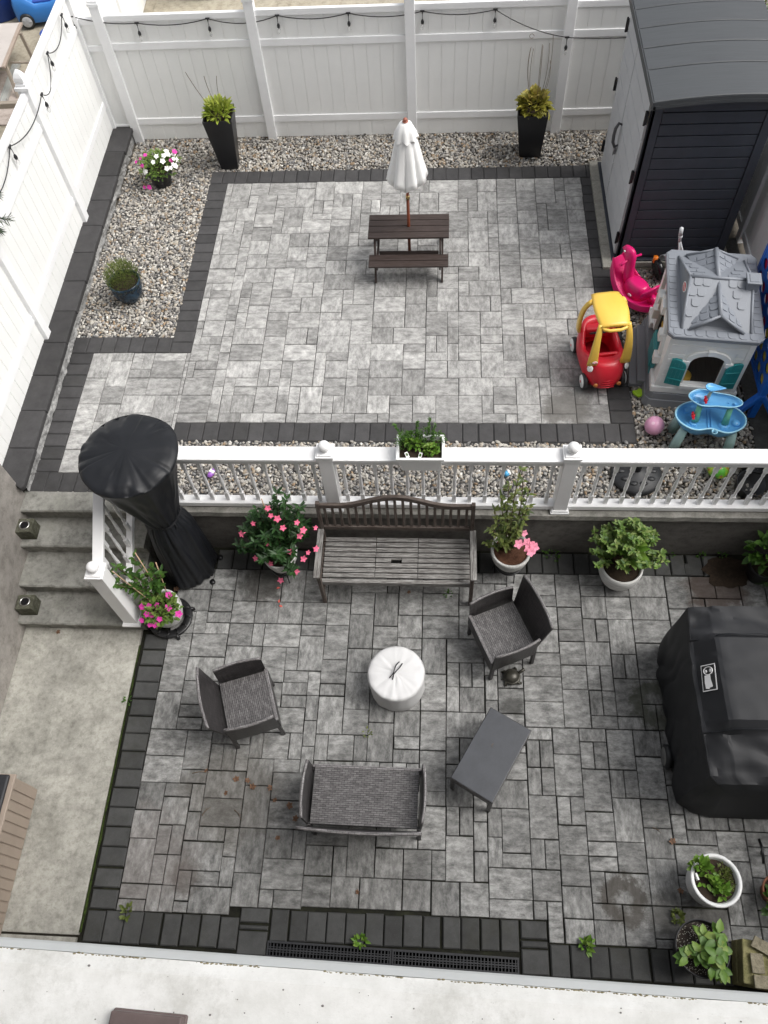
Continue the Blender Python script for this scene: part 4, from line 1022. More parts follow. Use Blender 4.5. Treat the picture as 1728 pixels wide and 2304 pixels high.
m = MB(); m.bx(-hw+.03, hw-.03, -hd+.03, hd-.03, .171, .178); m.build('floor', wood('play_floor', (.10, .09, .085), (.16, .15, .14), .6), t)
def wall_with_hole(m, y, th, x0, x1, z0, z1, ox0, ox1, oz0, ozr, ctr, tilt):
    """front wall in the xz plane with an arched opening; tilt moves y with z"""
    n = 14; R_ = (ox1-ox0)/2; arch = [(ctr+R_*math.cos(math.pi*(1-i/n)), ozr+R_*.62*math.sin(math.pi*i/n)) for i in range(n+1)]
    inner = [(ox0, oz0)]+arch+[(ox1, oz0)]
    outer = [(x0, z0)]+[(x0+(x1-x0)*i/n, z1) for i in range(n+1)]+[(x1, z0)]
    k = len(inner); f = lambda p, s_: (p[0], y+tilt*(p[1]-z0)+s_*th, p[1])
    for s_ in (0, 1):
        vs = [f(p, s_) for p in inner]+[f(p, s_) for p in outer]; fs = [(i, i+1, k+i+1, k+i) if s_ == 1 else (i, k+i, k+i+1, i+1) for i in range(k-1)]; fs.append((k-1, 0, k, 2*k-1) if s_ == 1 else (0, k-1, 2*k-1, k)); m.add(vs, fs)
    vs = [f(p, 0) for p in inner]+[f(p, 1) for p in inner]; m.add(vs, [(i, (i+1) % k, k+(i+1) % k, k+i) for i in range(k)])
    vs = [f(p, 0) for p in outer]+[f(p, 1) for p in outer]; m.add(vs, [((i+1) % k, i, k+i, k+(i+1) % k) for i in range(k)])
zw0, zw1 = .175, .93
m = MB(); frustum(m, (hw+.035, hd+.012), (hw+.025, hd+.006), .175, .235, .06, .06)
# ring: cut centre by making band from four bars instead of a solid
m = MB()
m.bx(-hw-.03, hw+.03, -hd-.012, -hd+.03, .172, .255); m.bx(-hw-.03, hw+.03, hd-.03, hd+.012, .172, .255); m.bx(-hw-.031, -hw+.03, -hd+.031, -.10, .172, .255); m.bx(-hw-.031, -hw+.03, .30, hd-.031, .172, .255); m.bx(hw-.03, hw+.03, -hd+.031, hd-.031, .172, .255)
m.build('sill_band', white_pl, t, bevel=.012, seg=3)
m = MB(); wall_with_hole(m, -hd, .03, -hw, hw, .256, zw1, -.13, .17, .33, .64, .02, .0)
wf = m.build('front_wall', white_pl, t)
m = MB()
for k in range(9):
    z = .30+k*.072
    for (xa, xb) in ((-hw+.03, -.20), (.24, hw-.06)): 
        if z > .74: continue
        m.bx(xa, xb, -hd-.006, -hd+.001, z, z+.058)
for k in range(2): m.bx(-hw+.03, hw-.06, -hd-.006, -hd+.001, .785+k*.068, .785+k*.068+.056)
m.bx(hw-.05, hw, -hd-.008, -hd+.001, .258, zw1)
m.build('siding', white_pl, wf, bevel=.003)
m = MB(); m.bx(hw-.03, hw, -hd+.03, hd, .256, zw1); m.bx(-hw, hw, hd-.03, hd-.0, .256, zw1); m.build('rear_walls', white_pl, t)
# arch moulding and sill
m = MB(); n = 16; rs = []
for i in range(n+1):
    a = math.pi*(1-i/n); c_, s_ = math.cos(a), math.sin(a); rs.append([(.02+.15*c_, -hd-.022, .64+.095*s_), (.02+.20*c_, -hd-.022, .65+.142*s_), (.02+.20*c_, -hd+.004, .65+.142*s_), (.02+.15*c_, -hd+.004, .64+.095*s_)])
m.rings(rs, smooth=False); m.box((-.175, -hd-.014, .63), (.07, .032, .05)); m.box((.21, -hd-.014, .63), (.07, .032, .05)); m.box((.02, -hd-.018, .775), (.07, .03, .06)); m.build('window_arch', white_pl, t, bevel=.004)
m = MB(); m.box((.02, -hd-.012, .30), (.34, .05, .05)); m.build('window_sill', white_pl, t, bevel=.006)
for sx, xc in ((-1, -.225), (1, .262)):
    m = MB(); w_ = .072; pl = [(-w_, 0), (w_, 0), (w_, .26), (w_*.8, .30), (w_*.2, .335), (-w_*.5, .345), (-w_, .33)]
    if sx > 0: pl = [(-x, z) for x, z in pl][::-1]
    m.M = T(xc, -hd-.012, .325) @ rz(R(10)*sx) @ Matrix.Rotation(R(90), 4, 'X'); m.prism(pl, -.0, .022)
    for q in (-.035, .0, .035): m.bx(q-.003, q+.003, .03, .30, .022, .026)
    for q in (.07, .22): m.bx(-w_*.9, w_*.9, q, q+.02, .022, .030)
    m.build('shutter', teal_pl, t, bevel=.003)
# left side: open arched counter / door side
m = MB(); xl = -hw
for (ya, yb_) in ((-hd+.0, -hd+.17), (.20, .30), (hd-.07, hd)): m.bx(xl-.004, xl+.035, ya+.001, yb_-.001, .256, zw1)
m.bx(xl, xl+.03, -hd+.17, hd-.07, .83, zw1); m.bx(xl, xl+.03, .30, hd-.07, .256, .45)
m.build('side_wall', white_pl, t, bevel=.005)
m = MB(); n = 12; rs = []
for i in range(n+1):
    a = math.pi*(1-i/n); c_, s_ = math.cos(a), math.sin(a); yy = -.08; rs.append([(xl-.035, yy+.26*c_, .56+.26*s_), (xl-.035, yy+.33*c_, .56+.33*s_), (xl+.004, yy+.33*c_, .56+.33*s_), (xl+.004, yy+.26*c_, .56+.26*s_)])
m.rings(rs, smooth=False); m.box((xl-.03, -.375, .50), (.07, .09, .10)); m.box((xl-.03, .215, .50), (.07, .09, .12)); m.box((xl-.035, -.30, .72), (.06, .10, .09)); m.box((xl-.035, .17, .74), (.06, .11, .09)); m.box((xl-.035, -.08, .855), (.06, .12, .10)); m.build('door_arch', white_pl, t, bevel=.006)
m = MB(); m.box((xl-.02, -.16, .33), (.04, .28, .34)); m.lathe([(.5, .02)], 8) if False else None; m.box((xl-.045, -.16, .36), (.02, .22, .25)); m.build('half_door', plastic('teal_door', (.05, .28, .30), .4), t, bevel=.015, seg=3)
m = MB(); m.bx(xl-.20, xl-.04, -.34, .42, -.01, .05); m.bx(xl-.13, xl-.04, -.34, .42, .05, .10); m.build('door_step', dgrey_pl, t, bevel=.012, seg=3)
# things in the kitchen side
for z, c_, nm in ((.60, plastic('orange_plastic', (.75, .16, .02)), 'shelf'), (.50, teal_pl, 'shelf'), (.42, yel_pl, 'shelf'), (.72, plastic('leaf_green_plastic', (.12, .42, .03)), 'shelf')):
    m = MB(); m.box((-.22, .10-.02*(z*5), z), (.22, .20, .05)); o_ = m.build(nm, c_, t, bevel=.01)
# roof
m = MB(); ez, rz_ = .93, 1.17; ex, eyy = HX/2+.012, HY/2+.02
def octr(hx, hy, c, z): return [(hx-c, -hy, z), (hx, -hy+c, z), (hx, hy-c, z), (hx-c, hy, z), (-hx+c, hy, z), (-hx, hy-c, z), (-hx, -hy+c, z), (-hx+c, -hy, z)]
m.rings([octr(ex-.01, eyy-.01, .05, ez), octr(ex, eyy, .05, ez+.012), octr(ex, eyy, .05, ez+.045), octr(ex-.008, eyy-.008, .05, ez+.052)], smooth=False)
zb = ez+.052; slope_y = eyy-.10; rx0 = ex-.115
vs = [(-rx0, -slope_y, zb-.002), (rx0, -slope_y, zb-.002), (rx0, slope_y, zb-.002), (-rx0, slope_y, zb-.002), (-rx0+.045, 0, rz_), (rx0-.01, 0, rz_)]
m.add(vs, [(0, 1, 5, 4), (2, 3, 4, 5), (1, 2, 5), (3, 0, 4), (3, 2, 1, 0)])
for sg in (-1, 1):   # cross gables
    ya, zt = sg*(slope_y+.015), rz_-.045
    vs = [(-.235, ya, zb+.006), (.235, ya, zb+.006), (0, ya-sg*.06, zt), (0, -sg*.02, rz_-.035), (-.20, ya-sg*.02, zb-.002), (.2, ya-sg*.02, zb-.002), (0, ya, zb-.002)]
    if sg < 0: m.add(vs[:4], [(0, 2, 3), (1, 3, 2)]); m.add([(-.235, ya, zb+.006), (.235, ya, zb+.006), (0, ya-sg*.06, zt), (-.16, ya-sg*.05, zb+.004), (.16, ya-sg*.05, zb+.004), (0, ya-sg*.085, zt-.055)], [(0, 3, 5, 2), (1, 2, 5, 4), (3, 4, 5)])
    else: m.add(vs[:4], [(0, 3, 2), (1, 2, 3), (0, 2, 1)])
rf = m.build('roof', grey_pl, t)
sol = None
m = MB()
def along(a, b_, r): m.tube([a, b_], r, 8)
along((-rx0+.045, 0, rz_), (rx0-.02, 0, rz_), .016); along((0, -.0, rz_-.03), (0, -slope_y+.035, rz_-.04), .020); along((0, 0, rz_-.03), (0, slope_y-.035, rz_-.04), .022)
along((-rx0, -slope_y, zb), (-rx0+.045, 0, rz_), .013); along((-rx0, slope_y, zb), (-rx0+.045, 0, rz_), .013); along((rx0, -slope_y, zb), (rx0-.01, 0, rz_), .012); along((rx0, slope_y, zb), (rx0-.01, 0, rz_), .012)
along((0, -slope_y+.04, rz_-.042), (-.235, -slope_y-.015, zb+.01), .014); along((0, -slope_y+.04, rz_-.042), (.235, -slope_y-.015, zb+.01), .014)
along((0, slope_y-.04, rz_-.042), (-.235, slope_y+.015, zb+.01), .012); along((0, slope_y-.04, rz_-.042), (.235, slope_y+.015, zb+.01), .012)
m.build('ridge_caps', grey_pl, rf)
m = MB(); rr = random.Random(1)   # shingle scallops on the slopes
def scallop(cx, cy, cz, w_, h_, Mx):
    m.M = T(cx, cy, cz) @ Mx; pl = [(-w_, h_), (-w_, -h_*.5), (-w_*.6, -h_), (w_*.6, -h_), (w_, -h_*.5), (w_, h_)]; m.prism(pl, 0, .007)
ang = math.atan2(rz_-zb, slope_y)
for sg in (-1, 1):
    for row in range(5):
        v = (row+.5)/5; yy = sg*slope_y*(1-v); zz = zb+(rz_-zb)*v; hwid = rx0-.03*v
        nn = 6; off = .5 if row % 2 else 0
        for q in range(nn+(row % 2)):
            xx = -hwid+.05+(2*hwid-.09)*(q+.5-off)/nn
            if abs(xx) > hwid-.045: continue
            if abs(xx) < .235*(1-v)*1.0+.02 : continue
            scallop(xx, yy, zz, .037, .036, Matrix.Rotation(ang*(1 if sg < 0 else -1), 4, 'X') @ (rz(0) if sg < 0 else rz(math.pi)))
    ga = math.atan2(rz_-.045-zb, .235)
    for sx in (-1, 1):
        for row in range(4):
            yv = .08+row*.085
            for col in range(3):
                u = (col+.6)/3.2
                if u*.235+(yv/slope_y)*.0 > .235*(1-yv/slope_y*.95): continue
                scallop(sx*.235*u*1.0, sg*(slope_y-yv), rz_-.045-(rz_-.045-zb)*u+.004, .036, .034, Matrix.Rotation(ga*sx, 4, 'Y') @ (rz(0) if sg < 0 else rz(math.pi)))
m.M = Matrix.Identity(4)
for q in range(8): m.M = Matrix.Identity(4); m.M = T(-ex+.085+(2*ex-.17)*q/7, -eyy+.055, zb) ; m.prism([(-.04, .035), (-.04, -.02), (-.022, -.037), (.022, -.037), (.04, -.02), (.04, .035)], -.001, .005)
for q in range(12):
    for sx in (-1, 1):
        m.M = T(sx*(ex-.052), -eyy+.14+(2*eyy-.24)*q/11, zb); m.prism([(-.035, .036), (-.035, -.03), (-.025, -.037), (.025, -.037), (.035, -.03), (.035, .036)], -.001, .005)
m.M = Matrix.Identity(4); sh_ = m.build('shingles', grey_pl, rf, bevel=.002); sh_['kind'] = 'stuff'
m = MB(); m.box((rx0-.02, -.03, rz_-.01), (.105, .12, .10)); m.box((rx0-.02, -.03, rz_+.045), (.125, .14, .02)); m.box((rx0-.02, -.03, rz_+.056), (.08, .095, .008)); m.build('chimney', grey_pl, rf, bevel=.006)
badge(rf, 'badge', T(-rx0+.018, -.02, rz_-.11) @ rz(R(-90)) @ Matrix.Rotation(R(72), 4, 'X'), .065, .032, white_pl, red_pl, tm=white_pl)
t = thing('toy_chair', 'yellow toy seat and lilac dish seen on the floor through the playhouse window', 'toy', (5.10, -3.36, .18))
m = MB(); m.lathe([(0, .06), (.03, .075), (.10, .075), (.115, .06)], 20, c=(-.07, .02, 0)); m.build('seat', yel_pl, t)
m = MB(); m.lathe([(0, .05), (.06, .06), (.10, .07), (.12, .055)], 20, c=(-.10, .15, .04)); m.build('dish', plastic('lilac_plastic', (.40, .30, .62)), t)

# ---- water table
t = thing('water_table', 'two-tier blue water play table with pale legs on the gravel beside the playhouse', 'water table', (5.17, -3.92, 0), R(-7))
def pea(cx, cy, s_, n=52, pinch=.30, ry=.19, rx=.31):
    out = []
    for j in range(n):
        a = 6.28318*j/n; x = rx*math.cos(a); y = ry*math.sin(a); w_ = 1-pinch*math.exp(-(x/.10)**2)*(1 if y < 0 else .25); out.append((cx+x*s_, cy+y*w_*s_))
    return out
m = MB(); rs = []
for z, s_ in ((.245, .80), (.30, .93), (.345, 1.0), (.36, 1.035), (.368, 1.03), (.366, .985), (.345, .95), (.305, .915)): rs.append([(x, y, z) for x, y in pea(0, 0, s_)])
m.rings(rs); m.build('basin', blue_pl, t)
m = MB(); pp = pea(0, 0, 1.01); m.tube([(x, y, .366) for x, y in pp+pp[:1]], .0085, 6, cap=False); m.build('basin_rim', lblue_pl, t)
m = MB(); m.box((-.01, .02, .308), (.012, .26, .02)); m.box((.02, .02, .308), (.012, .26, .02)); m.sphere((.24, -.0, .31), .04, 12, 8, (1, 1, .6)); m.box((-.19, .09, .318), (.06, .05, .03), rot=.3); m.lathe([(.305, .06), (.315, .05), (.33, .04)], 6, c=(.13, -.04, 0)); m.lathe([(.305, .045), (.32, .035)], 6, c=(-.14, -.04, 0)); m.build('moulded_steps', blue_pl, t, bevel=.004)
m = MB(); m.lathe([(.35, .022), (.366, .028), (.372, .026), (.368, .02), (.35, .014)], 20, c=(.03, -.165, 0), cap0=False, cap1=False); m.build('cup_ring', lblue_pl, t)
def upper_pts(s_, n=44):
    out = []
    for j in range(n):
        a = 6.28318*j/n; x = .235*math.cos(a); y = .085*math.sin(a)+.012*math.cos(a*1)*-1; wd = 1+.35*math.exp(-((x+.15)/.1)**2)-.12*math.exp(-((x-.02)/.08)**2); out.append((x*s_+.0, (y*wd)*s_+.075))
    return out
m = MB(); rs = []
for z, s_ in ((.485, .82), (.515, .98), (.53, 1.02), (.532, .97), (.512, .90), (.498, .84)): rs.append([(x, y, z) for x, y in upper_pts(s_)])
m.rings(rs); m.lathe([(.499, .033), (.512, .033), (.513, .022), (.50, .018)], 18, c=(-.15, .07, 0), cap0=False); m.sphere((.17, .06, .51), .014, 10, 8); m.sphere((.12, .07, .503), .009, 8, 6); m.build('upper_tray', blue_pl, t)
m = MB(); pp = upper_pts(1.0); m.tube([(x, y, .531) for x, y in pp+pp[:1]], .006, 6, cap=False); m.build('upper_tray_rim', lblue_pl, t)
for x, y in ((-.13, -.01), (.135, -.01)):
    m = MB(); m.tube([(x, y-.02, .33), (x+.003, y+.015, .42), (x+.01, y+.05, .49)], [.034, .027, .026], 8); m.build('tray_pillar', mint_pl, t)
m = MB(); m.tube([(-.075, .075, .50), (-.07, .08, .58), (-.06, .09, .66)], [.02, .016, .014], 8); m.build('scoop_post', aqua_pl, t)
m = MB(); rs = []
for z, k_ in ((.655, .75), (.675, .98), (.683, 1.0), (.682, .86), (.668, .7)):
    ring = []
    for j in range(24):
        a = 6.283*j/24; x = .055*math.cos(a); y = .045*math.sin(a)
        if math.cos(a) > 0: x *= 2.3; y *= 1-.72*math.cos(a)
        ring.append((x*k_-.075, y*k_+.085, z))
    rs.append(ring)
m.rings(rs); m.build('tipping_scoop', blue_pl, t)
for x, y, z in ((-.095, .04, .555), (-.165, -.03, .40)):
    m = MB(); m.M = T(x, y, z) @ Matrix.Rotation(R(70), 4, 'Y')
    for k in range(6): a = k*1.047; m.box((.022*math.cos(a), .022*math.sin(a), 0), (.03, .008, .02), rot=a)
    m.lathe([(-.016, .014), (.016, .014)], 10); m.build('paddle_wheel', red_pl, t)
for x, y in ((-.215, -.115), (.22, -.10), (-.225, .10), (.22, .11)):
    m = MB(); ox = .03*(1 if x > 0 else -1); m.tube([(x+ox, y, -.01), (x+ox*.6, y*.97, .12), (x, y*.85, .27)], [.048, .045, .038], 14); m.build('leg', aqua_pl, t)

# ---- balls and small toys
def ball(name, label, cat, c, r, mat, squash=1):
    t = thing(name, label, cat, (c[0], c[1], c[2]-r)); m = MB(); m.sphere((0, 0, r), r, 30, 20, (1, 1, squash)); m.build('ball_skin', mat, t); return t
pk = NB('pink_ball'); vo = pk.new('TexVoronoi'); vo.inputs['Scale'].default_value = 16; pk.l(pk.coord('Object'), vo.inputs['Vector'])
pk.col(pk.ramp(vo.outputs['Distance'], [(.22, (.82, .56, .68)), (.30, (.74, .37, .54))])); pk = pk.done(.4)
t = ball('play_ball', 'pale pink play ball on the gravel left of the water table', 'ball', (4.735, -3.82, .10), .092, pk)
gb = NB('green_pattern_ball'); v_ = gb.coord('Object'); vo = gb.new('TexVoronoi'); vo.inputs['Scale'].default_value = 22; gb.l(v_, vo.inputs['Vector'])
gb.col(gb.mix(gb.ramp(gb.noise(v_, 9, 2), [(.4, (.10, .42, .04)), (.6, (.45, .55, .03))]), gb.ramp(vo.outputs['Color'], [(.0, (.02, .2, .25)), (.5, (.5, .03, .03)), (.9, (.6, .5, .03))]), gb.ramp(vo.outputs['Distance'], [(.24, (1,)), (.3, (0,))]))); gb = gb.done(.4)
t = ball('play_ball', 'bright green patterned ball on the gravel behind the right part of the railing', 'ball', (5.25, -4.32, .10), .095, gb, .8)
lime_pl = plastic('lime_plastic', (.36, .62, .02)); purple_pl = plastic('purple_plastic', (.33, .12, .52))
t = thing('sand_mould', 'small lime green plastic toy on the gravel in front of the playhouse', 'toy', (4.655, -3.36, .01), R(30)); m = MB()
m.prism([(-.03, -.045), (.025, -.05), (.035, -.01), (.055, .01), (.035, .045), (.0, .035), (-.045, .05), (-.05, .01)], 0, .03); m.build('mould', lime_pl, t, bevel=.008)
t = thing('small_shoe', 'small purple and white toy lying on the gravel behind the left end of the railing', 'toy', (.49, -4.36, .015), R(60)); m = MB()
m.sphere((-.02, 0, .03), .035, 12, 8, (1.3, .8, .7)); m.sphere((.035, .01, .02), .025, 12, 8, (1.2, .9, .6)); m.build('toy_body', purple_pl, t); m = MB(); m.box((.0, .0, .048), (.03, .05, .012)); m.build('strap', white_pl, t)
t = thing('paper_cup', 'small blue and white cup tipped over on the gravel behind the railing', 'cup', (3.33, -4.33, .03), R(120)); m = MB(); m.M = Matrix.Rotation(R(80), 4, 'X'); m.lathe([(-.04, .022), (.0, .027)], 16); m.build('cup_wall', plastic('sky_plastic', (.08, .38, .68)), t)
m = MB(); m.M = Matrix.Rotation(R(80), 4, 'X'); m.lathe([(.0005, .0275), (.018, .0285), (.018, .024)], 16, cap0=False); m.build('cup_band', white_pl, t)
rub = plain('rubber_black', (.017, .018, .02), .5, .15, 10, bump=.1, bscale=60)
t = thing('umbrella_base', 'round black resin umbrella base lying on the gravel behind the railing', 'umbrella base', (4.52, -4.33, .01)); m = MB(); m.lathe([(0, .235), (.03, .235), (.045, .215), (.05, .20), (.062, .18), (.075, .10), (.085, .05), (.09, .035)], 40); m.build('base_disc', rub, t)
m = MB(); m.lathe([(.09, .032), (.20, .03), (.20, .024)], 18); m.build('pole_sleeve', rub, t)
m = MB()
for k in range(10): a = k*.628; m.sphere((.145*math.cos(a), .145*math.sin(a), .069), .028, 8, 5, (1.5, .9, .35))
m.build('embossed_ornament', rub, t)['kind'] = 'stuff'
for k, (x, y, r_, h_, lb) in enumerate(((5.60, -4.24, .12, .16, 'empty black nursery pot standing by the right end of the railing'), (5.50, -4.47, .13, .12, 'black plastic saucer tray lying nearest the right end of the railing'))):
    t = thing('nursery_pot', lb, 'empty pot', (x, y, 0), R(k*50)); m = MB(); m.M = Matrix.Rotation(R(8), 4, 'X'); m.lathe([(0, .001), (0, r_*.8), (h_, r_), (h_+.006, r_+.006), (h_+.006, r_-.006), (.01, r_*.76), (.01, .001)], 28, cap0=False, cap1=False); m.build('pot', rub, t)
# ---- board game frame: holes stand open, coloured discs inside
t = thing('giant_board_game', 'giant royal blue four-in-a-row frame with red and yellow discs at the right edge', 'outdoor game', (5.70, -3.0, 0))
ys_ = [-2.66+.0-.1445*k for k in range(7)]; zs_ = [.44+.15*k for k in range(6)]
pitch = .15
for sxx, nm in ((-.03, 'grid_panel'), (.03, 'grid_panel')):
    m = MB(); n = 16
    for i, yc in enumerate(ys_):
        for zc in zs_:
            inner = [(sxx, yc+3.0+.054*math.cos(6.283185*q/n), zc+.054*math.sin(6.283185*q/n)) for q in range(n)]
            outer = []
            for q in range(n):
                a = 6.283185*q/n; c_, s_ = math.cos(a), math.sin(a); k_ = 1/max(abs(c_), abs(s_)); outer.append((sxx, yc+3.0+.07225*c_*k_, zc+.075*s_*k_))
            m.add(inner+outer, [(q, (q+1) % n, n+(q+1) % n, n+q) for q in range(n)])
    o_ = m.build(nm, royal_pl, t); s_ = o_.modifiers.new('thick', 'SOLIDIFY'); s_.thickness = .008
y0_, y1_ = ys_[-1]+3.0-.0725, ys_[0]+3.0+.0725
m = MB(); m.bx(-.035, .035, y1_, y1_+.05, .0, 1.34); m.build('end_post', royal_pl, t, bevel=.008); m = MB(); m.bx(-.035, .035, y0_-.05, y0_, .0, 1.34); m.build('end_post', royal_pl, t, bevel=.008)
m = MB(); m.bx(-.035, .035, y0_, y1_, .325, .362); m.build('bottom_bar', royal_pl, t, bevel=.006)
for yy in (y0_-.025, y1_+.025):
    m = MB(); m.beam((0, yy, .33), (-.20, yy-.02, .02), .05, .07, up=(0, 1, 0)); m.beam((0, yy, .33), (.20, yy-.02, .02), .05, .07, up=(0, 1, 0)); m.build('foot', royal_pl, t, bevel=.01, seg=3)
red_d = plastic('red_disc', (.62, .012, .04)); yel_d = plastic('yellow_disc', (.78, .60, .04)); dsc = {}
for i, yc in enumerate(ys_):
    for j, zc in enumerate(zs_):
        key = 'r' if i < 3 or (i == 3 and j > 1) else 'y'
        if i >= 5 and j > 4: continue
        if key not in dsc:
            m = MB(); m.M = Matrix.Rotation(R(90), 4, 'Y'); m.lathe([(-.012, .050), (-.012, .058), (.012, .058), (.012, .050)], 24); dsc[key] = m.build('disc', red_d if key == 'r' else yel_d, t); o_ = dsc[key]
        else: o_ = dup(dsc[key], t)
        o_.location = (0, yc+3.0, zc)
# ---- tricycle behind the horse
t = thing('toy_tricycle', 'low black and silver toy tricycle with an orange grip against the shed side', 'tricycle', (5.03, -1.72, 0), R(15))
m = MB(); m.M = T(0, 0, .12) @ Matrix.Rotation(R(80), 4, 'Y'); m.lathe([(-.035, .08), (-.03, .105), (-.02, .12), (.02, .12), (.03, .105), (.035, .08)], 28); m.build('front_wheel', gloss_black, t)
silver = plastic('silver_plastic', (.38, .40, .42), .35)
m = MB(); rs = []
for k in range(10): a = R(-10+k*16); rs.append([(-.045+.10, .135*math.cos(a), .12+.135*math.sin(a)), (.045+.10, .135*math.cos(a), .12+.135*math.sin(a)), (.045+.10, .145*math.cos(a), .12+.145*math.sin(a)), (-.045+.10, .145*math.cos(a), .12+.145*math.sin(a))])
m.rings(rs, smooth=False); m.tube([(.1, -.1, .15), (.13, -.2, .12), (.16, -.26, .1)], .02, 8); m.build('fork_guard', silver, t)
m = MB(); m.lathe([(.18, .028), (.25, .028)], 6, c=(-.03, .06, 0)); m.build('grip', plastic('orange_grip', (.85, .22, .02)), t)
m = MB(); m.tube([(.09, -.21, .10), (.06, -.215, .45), (-.01, -.225, .70)], .011, 8); m.tube([(.16, -.20, .10), (.11, -.215, .45), (-.005, -.225, .70)], .011, 8); m.tube([(-.005, -.225, .69), (-.02, -.228, .78)], .015, 8); m.tube([(-.012, -.226, .745), (-.015, -.227, .76)], .021, 10); m.tube([(-.02, -.228, .77), (-.032, -.23, .86)], .020, 10); m.build('push_handle', plastic('pale_grey_plastic', (.6, .62, .64), .4), t)
m = MB(); m.M = T(.2, -.2, .08) @ Matrix.Rotation(R(85), 4, 'Y'); m.lathe([(-.02, .06), (-.015, .08), (.015, .08), (.02, .06)], 22); m.build('rear_wheel', gloss_black, t)

# ================================================================ LOWER PATIO FURNITURE
def panel_loft(m, pts_top, pts_bot, th, nseg=10):
    """curved upright panel between two 3d curves (lists of 3 points) with thickness th (both as vectors)"""
    a = curve3(pts_top, nseg); b_ = curve3(pts_bot, nseg); rs = []; th = Vector(th)
    for p, q in zip(a, b_): rs.append([tuple(q), tuple(p), tuple(p+th), tuple(q+th)])
    vs = [p for r in rs for p in r]; fs = []; uv = []; o = 0
    L = 0; us = [0]
    for i in range(nseg): L += (b_[i+1]-b_[i]).length; us.append(L)
    H = (a[0]-b_[0]).length
    for i in range(nseg):
        for j, (v0, v1) in enumerate(((0, H), (H, H+.03), (H, 0), (0, -.03))):
            k = (j+1) % 4; fs.append((i*4+j, (i+1)*4+j, (i+1)*4+k, i*4+k)); uv.append([(us[i], v0), (us[i+1], v0), (us[i+1], v1), (us[i], v1)])
    fs.append((0, 1, 2, 3)); uv.append([(0, 0), (0, H), (.03, H), (.03, 0)]); fs.append((nseg*4+3, nseg*4+2, nseg*4+1, nseg*4)); uv.append([(0, 0), (0, H), (.03, H), (.03, 0)])
    m.add(vs, fs, False, uvs=uv)
def wicker_chair(name, label, cat, loc, rot, Wd, Dp, group=None, bow=.022):
    t = thing(name, label, cat, loc, rot, group); hx, hy = Wd/2, Dp/2
    m = MB(); n = 8 
    m.add([(-hx, -hy, .42), (hx, -hy, .42), (hx, hy, .42), (-hx, hy, .42)], [(0, 1, 2, 3)], uvs=[[(0, 0), (Wd, 0), (Wd, Dp), (0, Dp)]]); m.bx(-hx, hx, -hy, hy, .385, .4195)
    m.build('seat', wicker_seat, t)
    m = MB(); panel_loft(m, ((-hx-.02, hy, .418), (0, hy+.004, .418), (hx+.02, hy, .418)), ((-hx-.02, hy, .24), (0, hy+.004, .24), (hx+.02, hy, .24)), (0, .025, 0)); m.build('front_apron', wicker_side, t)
    m = MB(); m.bx(-hx-.02, hx+.02, hy+.0, hy+.027, .4185, .426); m.build('front_edge', wicker_rim, t, bevel=.004)
    for sx in (-1, 1):
        x0 = sx*(hx+.004); x1 = sx*(hx+.03)
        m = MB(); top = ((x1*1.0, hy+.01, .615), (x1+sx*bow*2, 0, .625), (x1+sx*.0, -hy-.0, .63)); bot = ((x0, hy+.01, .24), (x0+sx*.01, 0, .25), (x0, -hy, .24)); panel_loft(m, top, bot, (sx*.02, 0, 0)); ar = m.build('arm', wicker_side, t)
        m = MB(); c_ = curve3(top, 12); m.tube([p+Vector((sx*.01, 0, .004)) for p in c_], .0135, 7); m.build('arm_rim', wicker_rim, ar)
    m = MB(); top = ((-hx-.045, -hy-.085, .79), (0, -hy-.085-bow*2.2, .80), (hx+.045, -hy-.085, .79)); bot = ((-hx-.0, -hy-.0, .30), (0, -hy-.012, .30), (hx+.0, -hy-.0, .30)); panel_loft(m, top, bot, (0, -.02, 0), 12); bk = m.build('backrest', wicker_side, t)
    m = MB(); c_ = curve3(top, 14); m.tube([p+Vector((0, -.01, .004)) for p in c_], .0135, 7); m.build('back_rim', wicker_rim, bk)
    for sx in (-1, 1):
        for sy, yy in ((1, hy), (-1, -hy)):
            m = MB(); m.beam((sx*(hx+.012), yy+.006*sy, .0), (sx*(hx+.012), yy-.004*sy, .40), .032, .032, up=(0, 1, 0)); m.build('leg', wicker_side, t, bevel=.005)
    return t
wicker_chair('wicker_armchair', 'dark grey wicker armchair to the left of the round covered fire pit', 'armchair', (1.045, -6.50, LZ), R(-71.4), .445, .405, 'wicker armchairs')
wicker_chair('wicker_armchair', 'dark grey wicker armchair right of the fire pit, with the metal turtle beside it', 'armchair', (3.263, -5.798, LZ), R(113.4), .45, .405, 'wicker armchairs')
wicker_chair('wicker_loveseat', 'wide dark grey wicker loveseat facing the bench from below the fire pit', 'loveseat', (2.112, -7.262, LZ), R(-.6), .855, .44, None, .02)
